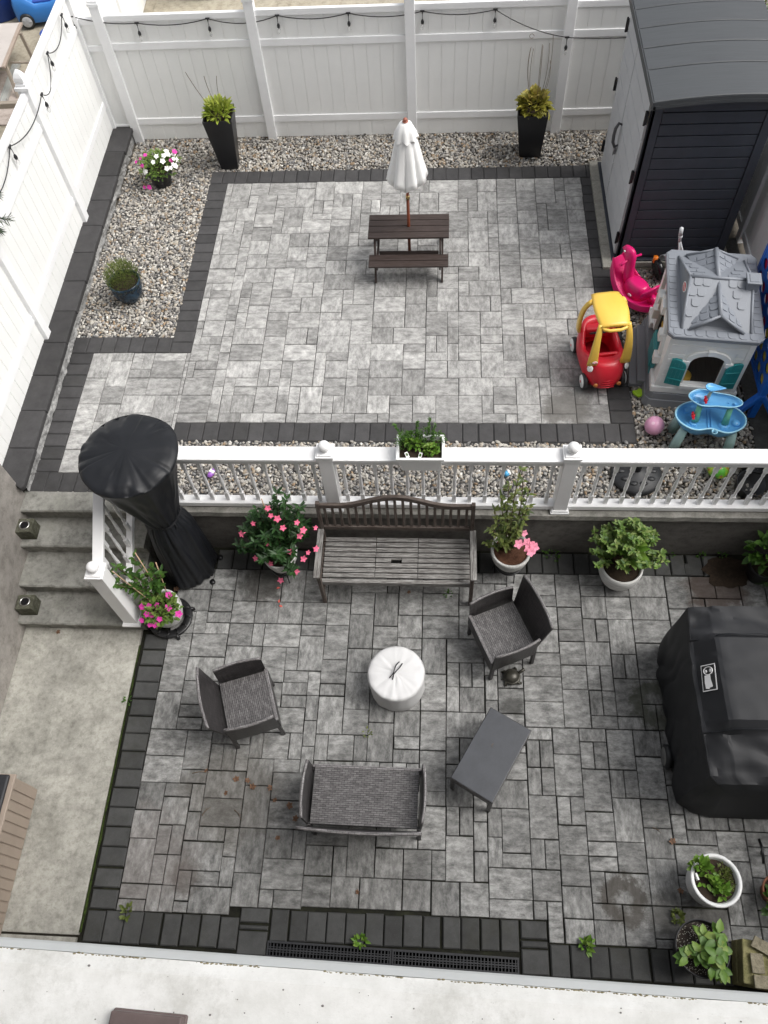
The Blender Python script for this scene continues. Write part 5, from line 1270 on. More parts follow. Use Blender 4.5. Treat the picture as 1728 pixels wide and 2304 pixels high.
# coffee table
t = thing('coffee_table', 'low rectangular wicker coffee table with a slate grey top, set at an angle', 'coffee table', (3.135, -6.88, LZ), R(60.3))
tt = NB('table_top_slate'); v_ = tt.coord('Object'); f_ = tt.noise(v_, 5, 6, .7); tt.col(tt.ramp(f_, [(.35, (.050, .053, .060)), (.7, (.068, .072, .081))])); tt = tt.done(tt.ramp(tt.noise(v_, 9, 5, .7), [(.3, (.22,)), (.7, (.38,))]) if False else .3)
m = MB(); m.bx(-.338, .338, -.188, .188, .398, .404); m.build('tabletop', tt, t, bevel=.002)
m = MB()
for sy in (-1, 1): m.bx(-.345, .345, sy*.168, sy*.193, .30, .397)
for sx in (-1, 1): m.bx(sx*.320, sx*.345, -.167, .167, .30, .397)
m.build('frame', wicker_side, t, bevel=.004)
for sx in (-1, 1):
    for sy in (-1, 1): m = MB(); m.box((sx*.327, sy*.175, .15), (.034, .034, .30), tap=.85); m.build('leg', wicker_side, t, bevel=.004)
m = MB(); m.tube([(.05, .02, .4055), (.06, .03, .4065), (.075, .032, .4055), (.08, .022, .406)], .0022, 4); m.build('twig', twig_mat, t)
# covered fire pit
t = thing('covered_fire_pit', 'round fire pit under a pale grey fabric cover with a black strap handle', 'fire pit', (2.32, -6.19, LZ))
cov = plain('cover_pale', (.62, .62, .62), .6, .04, 5); N_ = 96
m = MB(); rs = []
for z, r in [(0, .235), (.02, .245), (.12, .246), (.25, .25), (.32, .252), (.352, .249), (.362, .238), (.368, .21), (.372, .15), (.376, .08), (.378, .001)]:
    ring = []
    for j in range(N_):
        a = 6.28318*j/N_; wv = noise.noise(Vector((math.cos(a)*3.5, math.sin(a)*3.5, z*5)))*.008*(1 if z < .35 else 0); wz = .013*noise.noise(Vector((math.cos(a)*r*19, math.sin(a)*r*19, 3)))-.007*max(0, 1-abs(noise.noise(Vector((math.cos(a)*r*9, math.sin(a)*r*13, 6))))*9)
        ring.append(((r+wv)*math.cos(a), (r+wv)*math.sin(a), z+(wz if z > .35 else 0)))
    rs.append(ring)
m.rings(rs, cap0=False); m.build('cover', cov, t)
m = MB(); m.lathe([(.335, .2515), (.34, .255), (.345, .2515)], 64, cap0=False, cap1=False); m.build('piping', cov, t)
m = MB(); m.M = T(0, .01, .375) @ rz(R(62)); m.box((0, 0, .0), (.18, .055, .006)); m.build('handle_patch', cov, t, bevel=.002)
m = MB(); m.M = T(0, .01, .384) @ rz(R(62)); 
for s_ in (-.012, .012): m.tube([(-.085, s_*1.3, 0), (-.04, s_*.3, .02), (.0, s_*1.0, .026), (.04, s_*1.6, .02), (.085, s_*1.3, 0)], .005, 6)
m.build('strap_handle', wire_black, t)
# turtle
t = thing('turtle_ornament', 'dark bronze metal turtle ornament on the pavers by the wicker armchair', 'garden ornament', (3.36, -6.085, LZ), R(10))
brz = plain('bronze_dark', (.055, .052, .042), .4, .35, 25, metal=.4)
m = MB(); m.sphere((0, 0, .035), .068, 24, 14, (1.0, .95, .72)); m.lathe([(.025, .075), (.032, .078), (.04, .07)], 24); m.build('shell', brz, t)
m = MB(); m.tube([(.06, .02, .03), (.095, .035, .045), (.125, .045, .05)], [.014, .013, .017], 8); m.build('head', brz, t)
for a in (50, 130, 215, -52): m = MB(); a_ = R(a); m.tube([(.055*math.cos(a_), .055*math.sin(a_), .03), (.085*math.cos(a_), .085*math.sin(a_), .02), (.098*math.cos(a_+.2), .098*math.sin(a_+.2), .006)], [.012, .011, .013], 7); m.build('leg', brz, t)
m = MB(); m.tube([(-.07, -.01, .025), (-.10, -.005, .012)], [.006, .003], 6); m.build('tail', brz, t)
# bench
BX, BY = 2.287, -5.10
t = thing('garden_bench', 'weathered slatted wooden garden bench with an arched back against the dark wall', 'bench', (BX, BY, LZ))
bw = .72
sy0, sy1 = -.245, .22      # front, back of the seat
sec = [(-bw+.035, -.20), (-.195, .20), (.205, bw-.035)]
m = MB()
n = 8; dy = (sy1-sy0-.03)/n; rj = random.Random(6)
for k in range(n):
    yc = sy0+.045+dy*(k+.5); 
    for i, (xa, xb) in enumerate(sec):
        if i == 1 and k == 3: m.bx(xa, -.05, yc-dy*.40, yc+dy*.40, .40, .418); m.bx(.05, xb, yc-dy*.40, yc+dy*.40, .40, .418); m.bx(-.049, .049, yc+dy*.12, yc+dy*.40, .40, .418); continue
        m.box(((xa+xb)/2, yc, .409+rj.uniform(-.0015, .0015)), (xb-xa, dy*.80, .018), rot=rj.uniform(-.002, .002))
m.build('seat_slats', weathered, t, bevel=.003)
m = MB(); m.bx(-bw+.02, bw-.02, sy0-.005, sy0+.035, .355, .417); m.build('front_rail', weathered, t, bevel=.004)
m = MB(); m.bx(-bw+.02, bw-.02, sy1-.03, sy1, .34, .398); m.build('rear_rail', dark_teak, t, bevel=.004)
for sx in (-1, 1):
    m = MB(); m.bx(sx*(bw-.035), sx*bw, sy0-.03, sy0+.015, 0, .585); m.build('front_leg', dark_teak, t, bevel=.004)
    m = MB(); m.beam((sx*(bw-.018), sy1+.01, 0), (sx*(bw-.018), sy1-.005, .42), .035, .05, up=(0, 1, 0)); m.beam((sx*(bw-.018), sy1-.005, .40), (sx*(bw-.018), sy1+.03, 1.02), .035, .04, up=(0, 1, 0)); m.build('rear_leg', dark_teak, t, bevel=.004)
    m = MB(); m.box((sx*(bw-.008), (sy0-.06+sy1)/2, .598), (.058, sy1-sy0+.05, .026)); m.build('armrest', weathered, t, bevel=.005)
    m = MB(); m.bx(sx*(bw-.03), sx*(bw-.008), sy0+.02, sy1-.03, .14, .18); m.bx(sx*(bw-.03), sx*(bw-.008), sy0+.02, sy1-.03, .34, .39); m.build('side_rail', dark_teak, t, bevel=.003)
def byz(z): return sy1-.005+(z-.40)/.62*.035
def arch_z(x): u = abs(x)/bw; return 1.0+.135*(.5+.5*math.cos(math.pi*min(1, u/.72))) 
m = MB(); rs = []
for k in range(41):
    x = -bw+.0+2*bw*k/40; z = arch_z(x); y = byz(z); rs.append([(x, y-.018, z-.055), (x, y+.014, z-.055), (x, y+.014, z+.002), (x, y-.018, z+.002)])
m.rings(rs, smooth=False); m.build('top_rail', dark_teak, t, bevel=.004)
m = MB(); m.box((0, byz(.62)+.0, .62), (2*bw-.08, .028, .055)); m.build('back_bottom_rail', dark_teak, t, bevel=.004)
sl0 = None
for k in range(19):
    x = -bw+.075+(2*bw-.15)*k/18; zt = arch_z(x)-.05; m = MB(); m.beam((x, byz(.64), .64), (x, byz(zt), zt), .026, .012, up=(0, 1, 0)); m.build('back_slat', dark_teak, t, bevel=.002)

# ---- covered patio heater
cov_black = NB('cover_black'); v_ = cov_black.coord('Object'); cov_black.col(cov_black.ramp(cov_black.noise(v_, 4, 4), [(.3, (.006, .007, .009)), (.7, (.010, .011, .014))])); cov_black.bump(cov_black.noise(v_, 300, 2), .08, .002); cov_black = cov_black.done(.48, 0, .38)
t = thing('covered_patio_heater', 'tall mushroom-shaped patio heater under a shiny black cover beside the steps', 'patio heater', (.195, -5.0, LZ))
m = MB(); N_ = 160; rs = []
prof = [(2.055, .001), (2.052, .06), (2.045, .15), (2.035, .24), (2.022, .32), (2.005, .38), (1.985, .405), (1.965, .408), (1.94, .400), (1.90, .385), (1.80, .355), (1.65, .315), (1.5, .275), (1.35, .235), (1.22, .205), (1.12, .180), (1.06, .163), (1.02, .166), (.96, .186), (.85, .212), (.7, .228), (.55, .237), (.4, .243), (.25, .254), (.16, .262), (.08, .262), (.03, .252), (0, .235)]
for z, r in prof:
    ring = []
    for j in range(N_):
        a = 6.28318*j/N_; c_, s_ = math.cos(a), math.sin(a)
        if z > 1.98: # radial creases on the top
            ed = min(1, r/.38)**2.2; rr_ = r*(1+.035*noise.noise(Vector((c_*1.6, s_*1.6, 8)))); dz = -.020*ed*max(0, 1-abs(noise.noise(Vector((c_*2.3, s_*2.3, 2+r*2))))*8)+.016*ed*noise.noise(Vector((c_*3, s_*3, r*6)))+.010*noise.noise(Vector((c_*r*9, s_*r*9, 5)))-.02*max(0, s_)*ed
            ring.append((rr_*c_, rr_*s_, z+dz)); continue
        k_ = min(1, (1.98-z)/.4); wst = math.exp(-((z-1.05)/.28)**2)
        f1 = noise.noise(Vector((c_*2.6, s_*2.6, z*.55))); f2 = noise.noise(Vector((c_*6+z*.7, s_*6, z*.7+4))); f3 = abs(math.sin(a*6+5*f1+2*f2))
        rr_ = r*(1+.035*noise.noise(Vector((c_*1.6, s_*1.6, 8)))*max(0, (z-1.2)/.8)+k_*(.15*f1+.06*f2)-wst*.05*f3-.07*k_*max(0, 1-abs(noise.noise(Vector((c_*2.2+z*.5, s_*2.2, z*.9+11))))*6))
        if z < .35: rr_ += .012*math.sin(z*75+4*f1+2*f2)*(.35-z)/.35
        ring.append((rr_*c_, rr_*s_, z))
    rs.append(ring)
# refine between rings
fine = []
for a, b_ in zip(rs[:-1], rs[1:]):
    for q in range(3): fine.append([tuple(Vector(p).lerp(Vector(o_), q/3)) for p, o_ in zip(a, b_)])
fine.append(rs[-1]); m.rings(fine[::-1], cap0=False, cap1=False); m.build('cover', cov_black, t)
m = MB(); m.lathe([(1.035, .166), (1.045, .174), (1.055, .166)], 40, cap0=False, cap1=False, fn=lambda a, z: 1+.05*math.sin(a*5)); m.tube([(.13, -.085, 1.045), (.14, -.10, .99), (.125, -.11, .95)], .006, 5); m.build('drawstring', wire_black, t)
m = MB()
for a in (-35, 20): m.lathe([(0, .028), (.02, .028)], 14, c=(.30*math.cos(R(a)), .30*math.sin(R(a)), 0))
m.build('casters', black_metal, t)

# ---- covered grill
t = thing('covered_grill', 'barbecue grill under a black fitted cover with a white logo patch, right edge', 'grill', (5.0, -6.5, LZ))
cov_g = NB('grill_cover'); v_ = cov_g.coord('Object'); cov_g.col(cov_g.ramp(cov_g.noise(v_, 3, 4), [(.3, (.016, .017, .019)), (.7, (.022, .023, .026))])); cov_g.bump(cov_g.noise(v_, 260, 2), .10, .002); cov_g = cov_g.done(.58, 0, .28)
ox, oy = 5.0, -6.5
# cross-section stations in y: (y, ztop_front, ztop_mid, x_front, drop)
st = [(-5.74, .10, .14, -.24), (-5.78, .62, .66, -.29), (-5.83, 1.06, 1.10, -.31), (-5.95, 1.07, 1.10, -.325), (-6.07, 1.06, 1.12, -.335), (-6.14, 1.03, 1.20, -.335), (-6.5, 1.02, 1.21, -.34), (-6.78, 1.02, 1.20, -.335), (-6.86, 1.02, 1.12, -.33), (-7.0, 1.0, 1.05, -.325), (-7.14, .98, 1.02, -.315), (-7.19, .95, .98, -.27), (-7.22, .86, .88, -.20), (-7.235, .5, .5, -.14), (-7.25, .06, .08, -.06)]
st2 = []
for a, b_ in zip(st[:-1], st[1:]):
    kk = max(2, int(abs(a[0]-b_[0])/.02))
    for q in range(kk): st2.append(tuple(a[i]+(b_[i]-a[i])*q/kk for i in range(4)))
st2.append(st[-1]); rs = []; NP = 12
for (y, zf, zm, xf) in st2:
    pts = [(xf+.00, .03), (xf-.015, zf*.22), (xf-.02, zf*.45), (xf-.015, zf*.72), (xf-.005, zf*.93), (xf, zf), (xf+.03, zf+.012), (xf+.15, zm-.012), (xf+.185, zm), (xf+.40, zm+.004), (.33, zm+.0), (.38, zm-.04), (.40, zm*.8), (.41, zm*.4), (.41, .03)]
    dense = []
    for p, q in zip(pts[:-1], pts[1:]):
        for k in range(4): dense.append((p[0]+(q[0]-p[0])*k/4, p[1]+(q[1]-p[1])*k/4))
    dense.append(pts[-1]); ring = []
    for (x, z) in dense:
        n1 = noise.noise(Vector((x*3, y*3.2, z*2.0))); n2 = noise.noise(Vector((x*7+3, y*9, z*3))); n3 = abs(noise.noise(Vector((x*4, y*5+z*3, 7))))
        side = 1 if x < xf+.01 else 0; lo = max(0, 1-z/.95)
        shelf = 1 if (y > -6.1 or y < -6.84) else 0
        fold = abs(math.sin(y*9+x*14+4*n1))**6*.016
        ring.append((x+(.020*n1+.012*n2)*(side*(.3+lo))+fold*side*(.4+lo), y-oy, max(.02, z+(.005*n1+.005*n2)*(1-side)-(.07*max(0, n3-.12) if shelf and not side else 0)-fold*(1-side)*(1.0 if shelf else .25))))
    rs.append(ring)
m = MB(); m.M = T(0, 0, 0); m.rings(rs, closed=False); o_ = m.build('cover', cov_g, t); es_ = o_.modifiers.new('sharp', 'EDGE_SPLIT'); es_.split_angle = R(28)
# seams, logo patch
m = MB()
for y in (-6.115, -6.845): m.tube([(-.335, y-oy, 1.045), (-.27, y-oy, 1.08), (-.19, y-oy, 1.13), (-.15, y-oy, 1.192 if y > -6.5 else 1.175), (.1, y-oy, 1.20), (.3, y-oy, 1.20)], .0045, 6)
m.build('seams', cov_black, t)
lg_w = plain('logo_white', (.78, .78, .78), .5, .02); lg_k = plain('logo_black', (.012, .012, .012), .5)
# patch lies on the sloping front : local frame u (towards -y... long side), v up-slope
pc_ = Vector((-.235, -6.44-oy, 1.110)); vdir = Vector((.147, 0, .175)).normalized(); udir = Vector((0, 1, 0)); nrm = udir.cross(vdir); nrm = -nrm if nrm.z < 0 else nrm
Mx = Matrix((udir, vdir, udir.cross(vdir))).transposed().to_4x4(); flip = 1 if udir.cross(vdir).z > 0 else -1
if flip < 0: Mx = Matrix((-udir, vdir, (-udir).cross(vdir))).transposed().to_4x4()
Mp = T(*(pc_+nrm*.026)) @ Mx @ rz(R(-4))
m = MB(); m.M = Mp; m.box((0, 0, 0), (.205, .122, .003)); lp = m.build('logo_patch', lg_w, t, bevel=.001)
m = MB(); m.M = Mp; m.box((0, 0, .0022), (.190, .108, .002)); m.build('logo_field', lg_k, lp)
m = MB(); m.M = Mp
def disc(cx, cy, r, rx=1, ry=1, z=.0040, n=24): m.M = Mp @ T(cx, cy, z) @ S(rx, ry, 1); m.lathe([(0, r), (.0008, r*.99)], n, cap0=False)
sg = 1 if flip > 0 else -1
# figure: ring-shaped head at the far end with two ovals inside, a solid tapering body towards the near end
m.M = Mp @ S(1, 1.4, 1); m.tube([(sg*(.052+.030*math.cos(a)), .027*math.sin(a), .0045) for a in [6.283*q/20 for q in range(21)]], .0032, 5, cap=False)
disc(sg*.052, .019, .0125, 1.2, .9); disc(sg*.050, -.018, .011, 1.1, .9)
m.M = Mp @ S(1, 1.4, 1); pl = [(sg*.024, .010), (sg*.018, -.024), (sg*-.04, -.026), (sg*-.083, -.022), (sg*-.088, -.004), (sg*-.078, .004), (sg*-.076, .018), (sg*-.066, .020), (sg*-.02, .012)]
pl = pl if sg < 0 else pl[::-1]
m.prism(pl, .0035, .0046); m.build('logo_figure', lg_w, lp)
grey_hub = plain('wheel_grey', (.16, .16, .155), .5)
m = MB(); m.M = T(-.365, -6.78-oy, .10) @ Matrix.Rotation(R(90), 4, 'Y'); m.lathe([(-.025, .085), (-.02, .10), (.02, .10), (.025, .085)], 28); wl = m.build('wheel', rub, t)
m = MB(); m.M = T(-.392, -6.78-oy, .10) @ Matrix.Rotation(R(-90), 4, 'Y'); m.lathe([(0, .078), (.006, .07), (.002, .03), (.01, .02)], 24, cap0=False); m.build('hubcap', grey_hub, wl)
m = MB(); m.M = T(-.31, -6.10-oy, .035) @ Matrix.Rotation(R(80), 4, 'Y'); m.lathe([(-.02, .03), (-.015, .036), (.015, .036), (.02, .03)], 18); m.build('caster', black_metal, t)

# ================================================================ POTTED PLANTS, LOWER PATIO
glaze_grey = concrete('pot_glaze', (.46, .46, .44), (.62, .62, .60), .12, 3); pot_white = concrete('pot_white', (.6, .6, .58), (.74, .74, .72), .12, 4)
def stand_ring(par, r, h, nm='plant_stand', legs=3, splay=1.1):
    m = MB(); m.lathe([(h-.012, r-.012), (h, r-.014), (h+.002, r), (h-.012, r+.002), (h-.014, r-.012)], 36, cap0=False, cap1=False)
    for k in range(3): a = k*2.094+.5; m.tube([(-r*math.cos(a), -r*math.sin(a), h-.006), (r*math.cos(a), r*math.sin(a), h-.006)], .006, 5)
    for k in range(legs):
        a = k*6.283/legs+.9; m.tube([(r*math.cos(a), r*math.sin(a), h), (r*1.08*math.cos(a), r*1.08*math.sin(a), h*.55), (r*splay*math.cos(a), r*splay*math.sin(a), .006), (r*(splay+.06)*math.cos(a), r*(splay+.06)*math.sin(a), .012)], .0065, 6)
    return m.build(nm, black_metal, par)
# A: magenta impatiens beside the newel
t = thing('plant_stand', 'round black cast-iron plant stand under the magenta flower pot by the stair post', 'plant stand', (.095, -5.575, LZ))
m = MB(); m.lathe([(.035, .135), (.05, .14), (.052, .205), (.045, .215), (.03, .215), (.032, .14)], 48, cap0=False, cap1=False, fn=lambda a, z: 1+.01*math.sin(a*24))
for k in range(12): a = k*.5236; m.tube([(.14*math.cos(a), .14*math.sin(a), .055), (.175*math.cos(a+.12), .175*math.sin(a+.12), .06), (.205*math.cos(a), .205*math.sin(a), .055)], .007, 5)
m.build('scroll_ring', black_metal, t)
for k in range(4): m = MB(); a = R(-62+k*90); m.tube([(.19*math.cos(a), .19*math.sin(a), .04), (.225*math.cos(a), .225*math.sin(a), .03), (.23*math.cos(a), .23*math.sin(a), .004)], [.016, .018, .018], 8); m.build('foot', black_metal, t)
t = thing('potted_plant', 'grey pot of magenta impatiens and staked climbing stems at the foot of the stair post', 'potted plant', (.10, -5.575, LZ+.055))
pot_round(t, glaze_grey, [(0, .11), (.05, .135), (.16, .16), (.25, .165), (.285, .155), (.30, .155)], soil_z=.27)
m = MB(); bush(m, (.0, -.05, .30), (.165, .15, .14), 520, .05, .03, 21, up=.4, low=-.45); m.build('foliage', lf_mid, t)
sp = [((x, y-.01, z+.03), (x*2, y*2-.5, 1)) for x, y, z in [(-0.003, 0.073, 0.375), (0.089, 0.055, 0.375), (-0.073, -0.058, 0.375), (-0.002, -0.046, 0.375), (0.109, -0.07, 0.375), (-0.082, -0.136, 0.365), (-0.04, -0.142, 0.356), (0.214, -0.127, 0.369), (-0.137, -0.067, 0.375), (-0.136, -0.176, 0.316), (-0.069, -0.205, 0.279), (-0.019, -0.202, 0.281), (0.031, -0.165, 0.325)]]
flowers(t, 'magenta_flower', fl_magenta, sp, .034, broad=.9)
st = []; rr = random.Random(9)
for (x1, y1, z1) in ((-.29, -.02, .96), (-.20, .03, 1.0), (-.05, .10, 1.04), (-.25, -.06, .85), (.03, .12, .82), (.13, .1, .8), (-.12, .02, .9), (-.18, -.03, .72), (.0, .06, .66)):
    st.append(((rr.uniform(-.05, .02), rr.uniform(-.02, .08), .27), (x1*.6+rr.uniform(-.06, .06), y1*.5+.05, .27+(z1-.27)*.55), (x1, y1, z1)))
m = MB()
for s_ in st: m.tube(curve3(s_, 8), .0035, 4)
m.build('stems', vine_mat, t)
m = MB(); whorls(m, st, .075, .034, 3, per=8, nleaf=3, start=.35); m.build('climbing_foliage', lf_green, t)
for a, b_ in (((.03, .03, .2), (-.02, .12, 1.10)), ((-.02, -.02, .2), (-.22, -.02, 1.02)), ((.05, .05, .2), (.10, .13, .9))):
    m = MB(); m.tube([a, b_], .0048, 6); m.build('cane', cane_wood, t)
m = MB(); m.M = T(.10, -.015, .33) @ Matrix.Rotation(R(35), 4, 'Y') @ rz(.5); m.box((0, 0, 0), (.075, .03, .022)); m.build('plant_tag', plastic('tag_white', (.75, .8, .82)), t, bevel=.005)
# B: pink mandevilla left of the bench
t = thing('plant_stand', 'black wire plant stand under the pink flowering bush left of the bench', 'plant stand', (1.16, -5.03, LZ)); stand_ring(t, .13, .14)
t = thing('potted_plant', 'bushy dark green potted plant with pink trumpet flowers left of the bench', 'potted plant', (1.16, -5.03, LZ+.14))
pot_round(t, glaze_grey, [(0, .10), (.05, .125), (.15, .155), (.22, .168), (.25, .172)])
st = []; rr = random.Random(14)
for k in range(40):
    a = rr.uniform(0, 6.283); q = rr.random()**.6; R1 = .34*q+.04; z1 = .35+.50*(1-q**2)*rr.uniform(.75, 1.12); st.append(((rr.uniform(-.05, .05), rr.uniform(-.05, .05), .24), (math.cos(a)*R1*.5, math.sin(a)*R1*.42, z1*.72), (math.cos(a)*R1*1.05, max(-.30, min(.20, math.sin(a)*R1*.85)), z1)))
for x1, z1 in ((.20, 1.12), (.13, 1.22), (.05, 1.0), (.30, 1.0), (-.1, .95)): st.append(((0, 0, .25), (x1*.6, .05, .7), (x1, .06, z1)))
m = MB()
for s_ in st: m.tube(curve3(s_, 6), .0032, 4)
m.build('stems', vine_mat, t)
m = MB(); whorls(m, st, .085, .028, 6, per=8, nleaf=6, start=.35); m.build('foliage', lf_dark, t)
sp = [((x, y, z), (x*2.5, -.8, .75)) for x, y, z in [(-0.117, -0.059, 0.905), (-0.245, -0.09, 0.768), (0.048, -0.03, 1.125), (0.055, -0.035, 1.007), (0.107, -0.044, 0.971), (0.14, -0.072, 0.857), (0.273, -0.056, 0.927), (0.317, -0.079, 0.832), (0.277, -0.096, 0.757), (-0.028, -0.118, 0.651), (0.431, -0.072, 0.864), (0.406, -0.135, 0.59), (0.161, -0.144, 0.541), (0.328, -0.146, 0.535), (0.275, -0.165, 0.447), (-0.172, -0.164, 0.437), (-0.042, -0.18, 0.366), (0.182, -0.203, 0.259), (0.017, -0.23, 0.116)]]
flowers(t, 'pink_flower', fl_pink, sp, .034, trumpet=.05, broad=.72)
m = MB(); m.tube([(-.02, .04, .2), (-.03, .09, 1.08)], .005, 6); m.build('cane', cane_wood, t)
# C: tall pink climber right of the bench
t = thing('plant_stand', 'black wire plant stand under the tall pink climbing plant right of the bench', 'plant stand', (3.36, -4.99, LZ)); stand_ring(t, .13, .16)
t = thing('potted_plant', 'pale pot with a tall climbing plant and a pink flower cluster right of the bench', 'potted plant', (3.36, -4.985, LZ+.16))
pot_round(t, glaze_grey, [(0, .095), (.05, .13), (.14, .17), (.22, .186), (.27, .19)], inner=.026, soil_z=.235, sm=concrete('bark_soil', (.05, .022, .012), (.13, .06, .035), .3, 10))
st = []; rr = random.Random(22)
for (x1, y1, z1) in ((-.03, .02, 1.58), (-.1, .03, 1.35), (.0, .0, 1.45), (-.16, .02, 1.2), (.06, .0, 1.25), (-.2, -.02, 1.0), (-.1, -.03, .9), (.02, -.04, .8), (-.22, -.05, .75), (-.14, -.06, .65), (-.25, -.05, .5), (.08, 0, 1.05), (-.05, .05, 1.1)):
    st.append(((rr.uniform(-.06, .0), rr.uniform(-.03, .05), .22), (x1*.5+rr.uniform(-.06, .06), y1, .22+(z1-.22)*.5), (x1, y1, z1)))
m = MB()
for s_ in st: m.tube(curve3(s_, 8), .0038, 4)
m.build('stems', vine_mat, t)
m = MB(); whorls(m, st, .07, .03, 31, per=10, nleaf=3, start=.18); m.build('foliage', lf_olive, t)
sp = [((x, y, z), (.3, -.8, .8)) for x, y, z in [(0.104, 0.064, 0.471), (0.049, -0.047, 0.471), (0.125, -0.027, 0.471), (0.173, -0.055, 0.471), (0.138, -0.093, 0.471), (0.156, -0.131, 0.471), (0.16, -0.055, 0.471), (0.185, -0.083, 0.471)]]
flowers(t, 'pink_flower', fl_lpink, sp, .048, broad=.85)
m = MB(); m.tube([(-.01, .09, .15), (.04, .12, .8), (.06, .13, 1.1)], .004, 5); m.build('cane', wire_black, t)
# D: basil-like bush in white pot
t = thing('potted_plant', 'textured white pot with a dense green leafy bush against the dark wall', 'potted plant', (4.40, -5.07, LZ))
rib_white = NB('ribbed_white'); v_ = rib_white.coord('Object', (1, 1, 9)); f_ = rib_white.noise(v_, 9, 4, .6); rib_white.col(rib_white.ramp(f_, [(.35, (.50, .50, .48)), (.6, (.70, .70, .68))])); rib_white.bump(f_, .5, .006); rib_white = rib_white.done(.6)
pot_round(t, rib_white, [(0, .09), (.02, .12), (.09, .165), (.18, .195), (.26, .20), (.31, .195)], n=48)
st = []; rr = random.Random(31)
for k in range(60):
    a = rr.uniform(0, 6.283); q = rr.random()**.55; R1 = .35*q; z1 = .44+.34*(1-q**2.2)*rr.uniform(.8, 1.1)+.04; st.append(((rr.uniform(-.08, .08), rr.uniform(-.04, .10), .3), (math.cos(a)*R1*.55, math.sin(a)*R1*.4+.04, z1*.85), (math.cos(a)*R1, max(-.16, min(.24, math.sin(a)*R1+.04)), z1)))
m = MB()
for s_ in st: m.tube(curve3(s_, 6), .003, 4)
m.build('stems', vine_mat, t)
m = MB(); whorls(m, st, .055, .028, 33, per=6, nleaf=7, start=.45); m.build('foliage', lf_mid, t)
m = MB(); bush(m, (.02, -.0, .58), (.10, .09, .12), 34, .12, .075, 4, up=.4, low=0, droop=.08); m.build('broad_leaves', lf_hyd, t)
# E: white pot lower right
t = thing('potted_plant', 'glossy white round pot with sparse green shoots and mossy soil near the lower right', 'potted plant', (4.81, -7.765, LZ))
pot_round(t, plain('pot_gloss_white', (.72, .73, .73), .3, .06, 5), [(0, .11), (.05, .14), (.14, .17), (.25, .182), (.34, .187), (.36, .19)], n=56, inner=.03, soil_z=.315)
m = MB()
for (x, y, h_, n_, L_) in ((-.11, .10, .10, 26, .075), (-.04, .05, .05, 18, .06), (-.02, -.01, .04, 16, .055), (.03, -.03, .05, 20, .06), (.04, -.08, .05, 18, .07), (-.08, -.0, .03, 12, .05)): bush(m, (x, y, .325), (.04, .04, h_), n_, L_, L_*.55, int(n_*7+x*100), up=.6, low=0)
m.build('foliage', lf_hyd, t)
m = MB(); bush(m, (.08, .02, .322), (.065, .11, .02), 260, .022, .01, 5, up=.6, low=0, shell=.1); m.build('moss_tufts', lf_olive, t)
m = MB(); m.box((-.14, .02, .345), (.012, .05, .05), rot=.3); m.build('plant_tag', white_pl, t)
# F: black pot hydrangea
perl = NB('perlite_soil'); vo = perl.new('TexVoronoi'); vo.inputs['Scale'].default_value = 95; perl.l(perl.coord('Object'), vo.inputs['Vector']); perl.col(perl.mix((.022, .015, .011), (.62, .6, .52), perl.ramp(vo.outputs['Distance'], [(.20, (1,)), (.28, (0,))]))); perl = perl.done(.9)
t = thing('potted_plant', 'round black plastic pot with broad bright green leaves next to the near house wall', 'potted plant', (4.655, -8.225, LZ))
pot_round(t, dark_plastic, [(0, .14), (.1, .16), (.2, .177), (.26, .185), (.262, .195), (.30, .197)], n=56, inner=.012, sm=perl, soil_z=.255)
st = []
for (x, y, z1) in ((-.13, -.06, .36), (-.05, -.03, .40), (.07, .05, .42), (.10, .0, .44), (.05, -.05, .46), (.02, -.12, .40), (.09, -.13, .38), (.0, .08, .38), (.12, .10, .36), (-.02, .03, .37)): st.append(((.03, 0, .26), (x*.5, y*.5, .33), (x, y, z1)))
m = MB()
for s_ in st: m.tube(curve3(s_, 5), .004, 5)
m.build('stems', vine_mat, t)
m = MB(); rr = random.Random(8)
for s_ in st:
    for k in range(9):
        a = rr.uniform(0, 6.283); u = rr.uniform(0, 1); p = Vector(s_[2])-Vector((0, 0, .05*u)); m.leaf(p, (math.cos(a), math.sin(a), .25-.3*u), rr.uniform(.07, .105), rr.uniform(.05, .066), .16, rnd=rr.random(), droop=.10)
m.build('foliage', lf_hyd, t)
# G: railing planter with herbs
t = thing('railing_planter', 'white rectangular planter box of herbs hanging on the terrace railing', 'planter', (2.522, -4.69, .70))
m = MB(); q = lambda hx, hy, z: [(-hx, -hy, z), (hx, -hy, z), (hx, hy, z), (-hx, hy, z)]
m.rings([q(.155, .085, .02), q(.185, .115, .215), q(.20, .128, .218), q(.202, .130, .25), q(.178, .108, .252), q(.172, .10, .18)], smooth=False, cap1=False); m.build('box', white_pl, t, bevel=.005)
m = MB(); m.bx(-.172, .172, -.10, .10, .17, .205); m.build('soil', soil_mat, t)
m = MB(); bush(m, (-.06, .07, .22), (.09, .05, .13), 150, .04, .018, 4, up=.6, low=-.1); bush(m, (-.13, .02, .24), (.07, .05, .2), 130, .045, .007, 9, up=.7, low=0); bush(m, (.05, .08, .24), (.08, .05, .17), 170, .025, .010, 6, up=.8, low=0); bush(m, (.15, .07, .22), (.07, .05, .14), 120, .02, .011, 12, low=0)
st = [((.05, .06, .2), (.07, .07, .42), (.08, .07, .56)), ((-.03, .06, .2), (-.03, .07, .4), (-.02, .08, .50)), ((-.12, .05, .2), (-.18, .1, .35), (-.22, .12, .40)), ((.08, .04, .2), (.11, .06, .38), (.12, .06, .48))]
for s_ in st: m.tube(curve3(s_, 6), .002, 4)
whorls(m, st, .022, .011, 5, per=14, nleaf=4, start=.3); m.build('herbs', lf_green, t)
